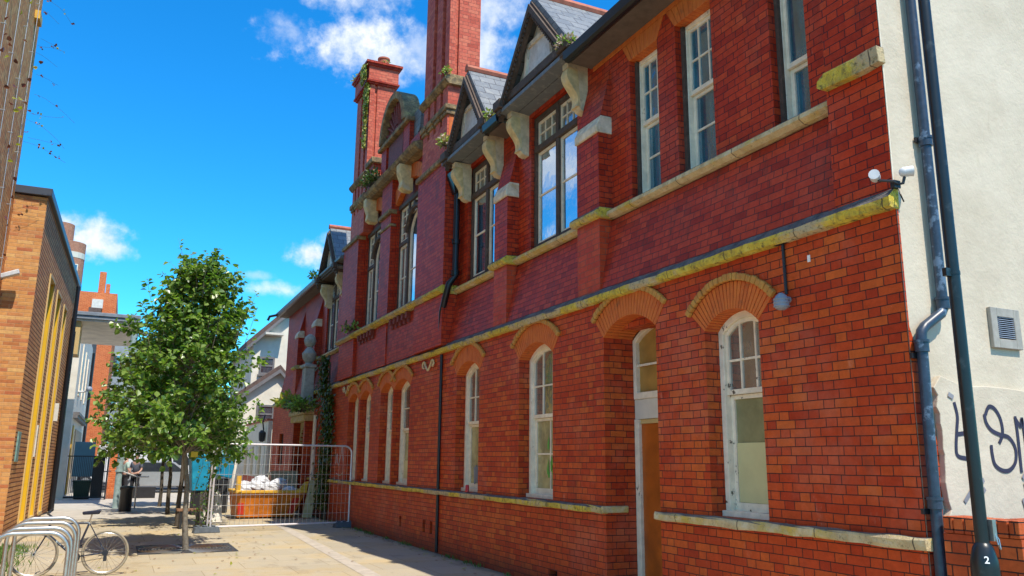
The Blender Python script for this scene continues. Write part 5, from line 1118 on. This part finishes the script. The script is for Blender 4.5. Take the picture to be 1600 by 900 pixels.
b = MB(); b.box(2.95, 4.86, 23.5, 23.6, .681, .76); b.box(2.95, 4.86, 25.1, 25.2, .681, .76); b.box(2.94, 3.04, 23.6, 25.1, .681, .76); b.box(4.76, 4.87, 23.6, 25.1, .681, .76); b.build('rim', 'skip_rim', sk, bevel=.015)
b = MB()
b.hexa([(4.62, 23.55, .75), (4.86, 23.55, .75), (4.86, 23.6, .75), (4.62, 23.6, .75), (4.8, 23.55, .98), (4.9, 23.55, 1.0), (4.9, 23.6, 1.0), (4.8, 23.6, .98)]); b.box(2.96, 3.08, 23.52, 23.6, .75, 1.15); b.build('lifting_lug', 'skip_rim', sk)
b = MB(); b.hexa([(3.06, 23.672, .12), (3.22, 23.672, .12), (3.22, 23.69, .12), (3.06, 23.69, .12), (3.04, 23.60, .42), (3.2, 23.60, .42), (3.2, 23.62, .42), (3.04, 23.62, .42)]); b.build('reflector', 'red_mark', sk); b = MB(); b.hexa([(4.38, 23.672, .12), (4.54, 23.672, .12), (4.54, 23.69, .12), (4.38, 23.69, .12), (4.5, 23.57, .55), (4.68, 23.57, .55), (4.68, 23.59, .55), (4.5, 23.59, .55)]); b.build('reflector', 'red_mark', sk)
rnd = random.Random(6)
for k, (x, y, z, r) in enumerate(((3.2, 23.9, .76, .22), (3.55, 24.1, .84, .26), (3.9, 23.95, .82, .24), (4.2, 24.2, .90, .27), (3.75, 24.5, .98, .25), (4.45, 24.0, .74, .2), (3.3, 24.6, .82, .26))):
    b = MB(); b.ball((x, y, z), r, r * .8, r * .62, 12, 8, .16, rnd); o = b.build('rubble_bag', 'rubble_bag', smooth=False)
    tag(o, ['white rubble bag at the left front of the yellow skip', 'white rubble bag heaped left of centre in the skip', 'white rubble bag at the middle front of the skip', 'white rubble bag right of centre in the skip heap', 'topmost white rubble bag on the skip heap', 'white rubble bag at the right front of the skip', 'white rubble bag at the back left of the skip'][k], 'bag', 'rubble bags in the skip')
# blue containers
def tub(label, x0, x1, y0, y1, zb, zt, sl_=0.):
    t = thing('blue_container', label, 'container', ((x0 + x1) / 2, y0, 0), 'blue containers behind the fence')
    b = MB(); q = .09
    b.hexa([(x0 + q, y0 + q, zb), (x1 - q, y0 + q, zb - sl_), (x1 - q, y1 - q, zb - sl_), (x0 + q, y1 - q, zb), (x0, y0, zt - .07), (x1, y0, zt - .07), (x1, y1, zt - .07), (x0, y1, zt - .07)]); b.build('body', 'blue_plastic', t, bevel=.02)
    b = MB(); b.box(x0 - .03, x1 + .03, y0 - .03, y1 + .03, zt - .069, zt); b.build('rim', 'blue_plastic', t, bevel=.015)
    b = MB(); b.box(x0 + .14, x1 - .14, y0 + .14, y1 - .14, .02, zb - max(0, sl_) - .002)
    b.build('stand', 'dark_metal', t)
tub('taller bright blue container behind the fence, left of the other', 1.92, 2.68, 25.6, 26.8, .68, 1.72); tub('shorter bright blue container directly above the left end of the skip', 2.62, 3.25, 26.3, 27.4, 1.12, 1.75, .12)
b = MB(); b.hexa([(2.0, 22.45, .02), (2.55, 22.45, .02), (2.55, 22.48, .02), (2.0, 22.48, .02), (1.98, 22.7, .76), (2.47, 22.7, .76), (2.47, 22.73, .76), (1.98, 22.73, .76)]); tag(b.build('white_board', 'white_board'), 'white board leaning behind the left end of the mesh fence', 'board')
b = MB(); b.hexa([(4.72, 23.3, .03), (4.98, 23.3, .03), (4.98, 23.35, .03), (4.72, 23.35, .03), (4.95, 23.6, 1.02), (5.2, 23.6, 1.02), (5.2, 23.65, 1.02), (4.95, 23.65, 1.02)]); tag(b.build('wooden_plank', 'plank'), 'pale wooden plank leaning upright beside the yellow skip', 'plank')
# dark skip lid standing against the wall
b = MB(); b.box(4.3, 5.1, 26.2, 26.26, .02, 1.25); tag(b.build('plywood_sheet', 'tan_wall'), 'brown plywood sheet standing behind the skip', 'board')
# low bench by the trees
bn = thing('slatted_bench', 'low wooden slatted bench under the trees by the fence', 'bench', (1.62, 21.0, 0))
b = MB()
for k in range(4): y = 20.75 + k * .13; b.box(1.35, 1.9, y, y + .1, .40, .44)
b.build('seat', 'bench_wood', bn)
for x in (1.42, 1.8): b = MB(); b.box(x, x + .05, 20.77, 21.22, .0, .399); b.build('leg', 'dark_metal', bn)

# ------------------------------------------------------------------ bike stands and bicycle
STL = ['bare steel bike stand nearest the camera', 'steel bike stand second from the camera, just behind the front one', 'steel bike stand third from the camera, next to the bicycle wheel', 'steel bike stand farthest from the camera, directly beside the bicycle']
def stand(): 
    root = thing('bike_stand', STL[0], 'bike stand', (0, 0, 0), 'steel bike stands'); b = MB(); W, H, c = .74, .80, .20
    pts = [(0, 0), (0, H - c)] + [(c - c * math.cos(t), H - c + c * math.sin(t)) for t in (.26, .52, .79, 1.05, 1.31)] + [(c, H), (W - c, H)] + [(W - c + c * math.sin(t), H - c + c * math.cos(t)) for t in (.26, .52, .79, 1.05, 1.31)] + [(W, H - c), (W, 0)]
    b.tube([(u, 0, z) for u, z in pts], .0245, 12); b.build('hoop', 'steel', root, smooth=True)
    for u in (0, W): b = MB(); b.cyl((u, 0, 0), (u, 0, .008), .06, n=14); b.build('base_plate', 'steel', root)
    return root
s0 = stand(); s0.location = (-1.13, 10.30, 0)
for k, y in enumerate((10.98, 11.86, 12.72)): dup(s0, (-1.13 + .005 * k, y, 0), STL[k + 1])
bk = thing('bicycle', 'dark bicycle with pale tyres leaning in the steel stands, front wheel to the left', 'bicycle', (-.45, 13.1, 0))
bk0 = Vector((-.45, 13.1, 0)); LOC[bk.name] = Vector((0, 0, 0))
def wheel(cx):
    b = MB(); n = 36; R_ = .325
    b.tube([(cx + R_ * math.cos(2 * math.pi * k / n), 0, .343 + R_ * math.sin(2 * math.pi * k / n)) for k in range(n + 1)], .0175, 8, False); w = b.build('wheel', 'tyre', bk, smooth=True)
    b = MB(); b.tube([(cx + .302 * math.cos(2 * math.pi * k / n), 0, .343 + .302 * math.sin(2 * math.pi * k / n)) for k in range(n + 1)], .010, 6, False); b.build('rim', 'chrome', w, smooth=True)
    b = MB()
    for k in range(28): a = 2 * math.pi * k / 28; b.cyl((cx + .02 * math.cos(a + .8 * (-1) ** k), .03 * (-1) ** k, .343 + .02 * math.sin(a + .8 * (-1) ** k)), (cx + .3 * math.cos(a), 0, .343 + .3 * math.sin(a)), .0016, n=4, cap=False)
    b.cyl((cx, -.05, .343), (cx, .05, .343), .02, n=8); b.build('spokes', 'chrome', w); return w
rx, fx = .47, -.52; wheel(rx); wheel(fx)
BB = (.04, 0, .29); ST = (.20, 0, .80); HT = (-.34, 0, .80); HB = (-.375, 0, .66)
b = MB(); b.tube([BB, ST], .016, 8); b.tube([ST, HT], .015, 8); b.tube([BB, HB], .018, 8); b.tube([HT, HB], .019, 8); b.tube([HT, (-.325, 0, .90)], .014, 8)
for s_ in (.05, -.05): b.tube([BB, (rx, s_, .343)], .009, 6); b.tube([ST, (rx, s_, .343)], .008, 6)
b.build('frame', 'bike_frame', bk, smooth=True)
b = MB()
for s_ in (.05, -.05): b.tube([(-.385, s_, .62), (-.44, s_, .5), (fx, s_, .343)], .011, 6)
b.tube([(-.375, 0, .66), (-.385, .05, .62)], .016); b.tube([(-.375, 0, .66), (-.385, -.05, .62)], .016); b.build('fork', 'bike_frame', bk)
b = MB(); b.tube([(.20, 0, .80), (.225, 0, .93)], .012, 8); b.build('seat_post', 'chrome', bk)
b = MB(); b.hexa([(.09, -.018, .925), (.33, -.06, .935), (.33, .06, .935), (.09, .018, .925), (.08, -.022, .975), (.36, -.08, 1.005), (.36, .08, 1.005), (.08, .022, .975)]); b.build('saddle', 'saddle', bk, bevel=.018, seg=3)
b = MB(); b.tube([(-.325, 0, .90), (-.39, 0, .95)], .014, 8); b.tube([(-.37, -.27, .99), (-.39, -.12, .955), (-.39, .12, .955), (-.37, .27, .99)], .012, 8); b.build('handlebar', 'black_plastic', bk)
for s_ in (1, -1): b = MB(); b.tube([(-.375, s_ * .17, .975), (-.35, s_ * .28, .995)], .019, 8); b.tube([(-.40, s_ * .15, .97), (-.47, s_ * .2, .95)], .008, 6); b.build('grip', 'black_plastic', bk)
b = MB(); b.cyl((.04, -.045, .29), (.04, -.055, .29), .085, n=20); b.tube([(.04, -.06, .29), (.0, -.07, .13)], .01, 6); b.tube([(.04, .06, .29), (.08, .07, .45)], .01, 6); b.box(-.05, .03, -.14, -.07, .115, .135); b.box(.05, .13, .07, .14, .44, .46); b.build('crankset', 'black_plastic', bk)
b = MB(); b.tube([(.04, -.05, .375), (.47, -.05, .375)], .004, 4); b.tube([(.04, -.05, .205), (.47, -.05, .27)], .004, 4); b.cyl((rx, -.045, .343), (rx, -.055, .343), .045, n=14); b.box(rx - .02, rx + .03, -.075, -.055, .22, .31); b.build('chain', 'dark_metal', bk)
bk.location = bk0; bk.scale = (.88, .88, .88)

# ------------------------------------------------------------------ far end of the street: people, wall, cars
def person(label, loc, seated, face, shirt, trousers='trousers'):
    root = thing('person', label, 'person', loc); L0 = Vector(loc)
    def skin_mesh(name, joints, edges, mat, parent, sub=1):
        me = bpy.data.meshes.new(name); me.from_pydata([j[0] for j in joints], edges, []); o = bpy.data.objects.new(name, me); COL.objects.link(o); o.parent = parent; me.materials.append(MATS[mat])
        m = o.modifiers.new('skin', 'SKIN'); m.use_smooth_shade = True
        for v, j in zip(me.skin_vertices[0].data, joints): v.radius = (j[1], j[2] if len(j) > 2 else j[1]); v.use_root = False
        me.skin_vertices[0].data[0].use_root = True
        s_ = o.modifiers.new('sub', 'SUBSURF'); s_.levels = sub; s_.render_levels = sub; return o
    hz = .52 if seated else .92; f = 1 if seated else 0
    J = [((0, 0, hz), .13, .10), ((0, 0, hz + .2), .12, .09), ((0, 0, hz + .45), .17, .10), ((0, 0, hz + .56), .07), ((0, -.02, hz + .62), .055), ((0, -.03, hz + .72), .085, .10), ((0, -.03, hz + .80), .075, .09)]
    E = [(0, 1), (1, 2), (2, 3), (3, 4), (4, 5), (5, 6)]
    for s_ in (1, -1):
        k = len(J); J += [((s_ * .19, 0, hz + .48), .055), ((s_ * .26, -.02, hz + .2), .042), ((s_ * .22, -.18, hz + .06), .034), ((s_ * .2, -.26, hz + .06), .036, .02)]; E += [(2, k), (k, k + 1), (k + 1, k + 2), (k + 2, k + 3)]
        for d in range(4): J += [((s_ * (.17 + .018 * d), -.33 - .01 * (d % 2), hz + .05), .010)]; E += [(k + 3, len(J) - 1)]
        J += [((s_ * .16, -.29, hz + .08), .011)]; E += [(k + 3, len(J) - 1)]
        k = len(J)
        if seated: J += [((s_ * .1, -.06, hz - .01), .085), ((s_ * .13, -.42, hz + .0), .065), ((s_ * .13, -.44, .1), .05), ((s_ * .13, -.44, .05), .045), ((s_ * .13, -.58, .035), .04, .03)]
        else: J += [((s_ * .1, 0, hz - .06), .085), ((s_ * .11, -.03, .5), .065), ((s_ * .11, .02, .1), .045), ((s_ * .11, .02, .05), .045), ((s_ * .12, -.13, .035), .04, .03)]
        E += [(0, k), (k, k + 1), (k + 1, k + 2), (k + 2, k + 3), (k + 3, k + 4)]
    body = skin_mesh('body', J, E, 'skin', root)
    S = [((0, 0, hz + .04), .145, .115), ((0, 0, hz + .2), .145, .11), ((0, 0, hz + .45), .19, .12), ((0, 0, hz + .54), .085)]; SE = [(0, 1), (1, 2), (2, 3)]
    for s_ in (1, -1): k = len(S); S += [((s_ * .2, 0, hz + .47), .075), ((s_ * .25, -.015, hz + .25), .062)]; SE += [(2, k), (k, k + 1)]
    skin_mesh('shirt', S, SE, shirt, root)
    T = [((0, 0, hz + .02), .15, .12)]; TE = []
    for s_ in (1, -1):
        k = len(T); T += [((s_ * .1, -.05 * f, hz - .06 * (1 - f)), .1)]; T += [((s_ * .13, -.42, hz), .08), ((s_ * .13, -.44, .1), .065)] if seated else [((s_ * .11, -.03, .5), .08), ((s_ * .11, .02, .08), .062)]; TE += [(0, k), (k, k + 1), (k + 1, k + 2)]
    skin_mesh('trousers', T, TE, trousers, root)
    b = MB(); c = L0 + Vector((0, .01, hz + .79)); b.ball(c, .092, .108, .10, 12, 8); b.build('hair', 'hair', root, smooth=True)
    b = MB(); c = L0 + Vector((0, -.03, hz + .74)); b.ball(c + Vector((0, -.105, -.01)), .014, .02, .022)
    for s_ in (1, -1): b.ball(c + Vector((s_ * .088, .01, 0)), .012, .022, .032)
    b.build('face', 'skin', root)
    b = MB()
    for s_ in (1, -1): b.ball(c + Vector((s_ * .034, -.098, .022)), .012, .008, .008)
    b.box(c.x - .025, c.x + .025, c.y - .102, c.y - .09, c.z - .055, c.z - .045); b.build('eyes', 'hair', root)
    root.rotation_euler = (0, 0, face); return root
person('standing person in a pale mint top and black trousers far down the street', (.30, 36.5, 0), False, 1.9, 'shirt_mint')
p2 = person('person in a dark slate top standing behind the low dark wall', (.72, 37.9, 0), False, -.6, 'shirt_slate')
b = MB(); b.box(.12, 1.5, 36.9, 37.35, 0, .46); lw = tag(b.build('low_wall', 'dark_metal', bevel=.02), 'dark low wall across the far end of the street, in front of a person', 'wall')
b = MB(); b.lathe((.33, 28.0, 0), [(.17, 0), (.18, .05), (.18, .62), (.2, .65), (.2, .72), (.12, .76)], 14); tag(b.build('litter_bin', 'black_plastic', smooth=True), 'black round litter bin beside the teal canopy column', 'bin')
t = thing('handrail', 'thin metal handrail post beside the litter bin', 'handrail', (.62, 29.4, 0))
b = MB(); b.cyl((.62, 29.4, 0), (.62, 29.4, 1.0), .025, n=8); b.tube([(.2, 29.6, 1.15), (.62, 29.4, 1.0), (.95, 29.3, 1.0)], .022, 8); b.build('rail', 'galv', t)
def car(label, loc, mat, kind='car', rz=0, name='parked_car'):
    x, y, z = 0, 0, 0; root = thing(name, label, 'van' if kind == 'van' else 'car', (0, 0, 0))
    if kind == 'van': pr = [(-2.6, .35), (2.5, .35), (2.55, .9), (2.2, 1.15), (1.6, 2.1), (-2.55, 2.2), (-2.62, 1.2)]; wx = (-1.6, 1.6); gl = [(1.0, 1.25), (2.0, 1.25), (1.5, 1.95), (1.0, 1.95)]
    else: pr = [(-2.1, .3), (2.05, .3), (2.1, .65), (1.9, .82), (1.05, .95), (.45, 1.42), (-1.0, 1.46), (-1.75, 1.0), (-2.1, .92)]; wx = (-1.3, 1.3); gl = [(-1.45, .98), (.9, .98), (.38, 1.36), (-.95, 1.39)]
    b = MB(); b.prism(pr, 'y', -.85, .85); b.build('body', mat, root, bevel=.06, seg=2)
    b = MB(); b.prism(gl, 'y', -.86, .86); b.build('side_window', 'car_glass', root)
    for w in wx:
        for s_ in (1, -1): b = MB(); b.cyl((w, s_ * .9, .32), (w, s_ * .66, .32), .32, n=18); wo = b.build('wheel', 'rubber', root); b = MB(); b.cyl((w, s_ * .91, .32), (w, s_ * .895, .32), .2, n=12); b.build('rim', 'galv', wo)
    for s_ in (1, -1): b = MB(); b.box(pr[2][0] - .1, pr[2][0] - .01, s_ * .8 - .12, s_ * .8 + .02, .62, .76); b.build('headlight', 'white_number', root)
    root.location = loc; root.rotation_euler = (0, 0, rz); return root
car('white van parked across the far end of the street', (1.6, 47.5, 0), 'white_car', 'van', name='parked_van')
car('silver car parked in front of the white van', (2.0, 43.0, 0), 'silver_car')
car('white car parked at the far left behind the gate pier', (-.2, 51.5, 0), 'white_car')
t = thing('white_marquee', 'white fabric awning beyond the far end of the street', 'awning', (2.2, 56, 0))
b = MB(); b.prism([(-.4, 2.4), (6, 2.4), (6, 2.7), (2.8, 3.6), (-.4, 2.7)], 'y', 55, 58); b.build('canopy', 'white_car', t); b = MB(); b.box(-.3, 5.9, 57.9, 57.99, .05, 2.39); b.build('side_wall', 'white_car', t)
for x in (-.3, 5.9): b = MB(); b.cyl((x, 55.1, 0), (x, 55.1, 2.4), .05, n=8); b.build('leg', 'galv', t)
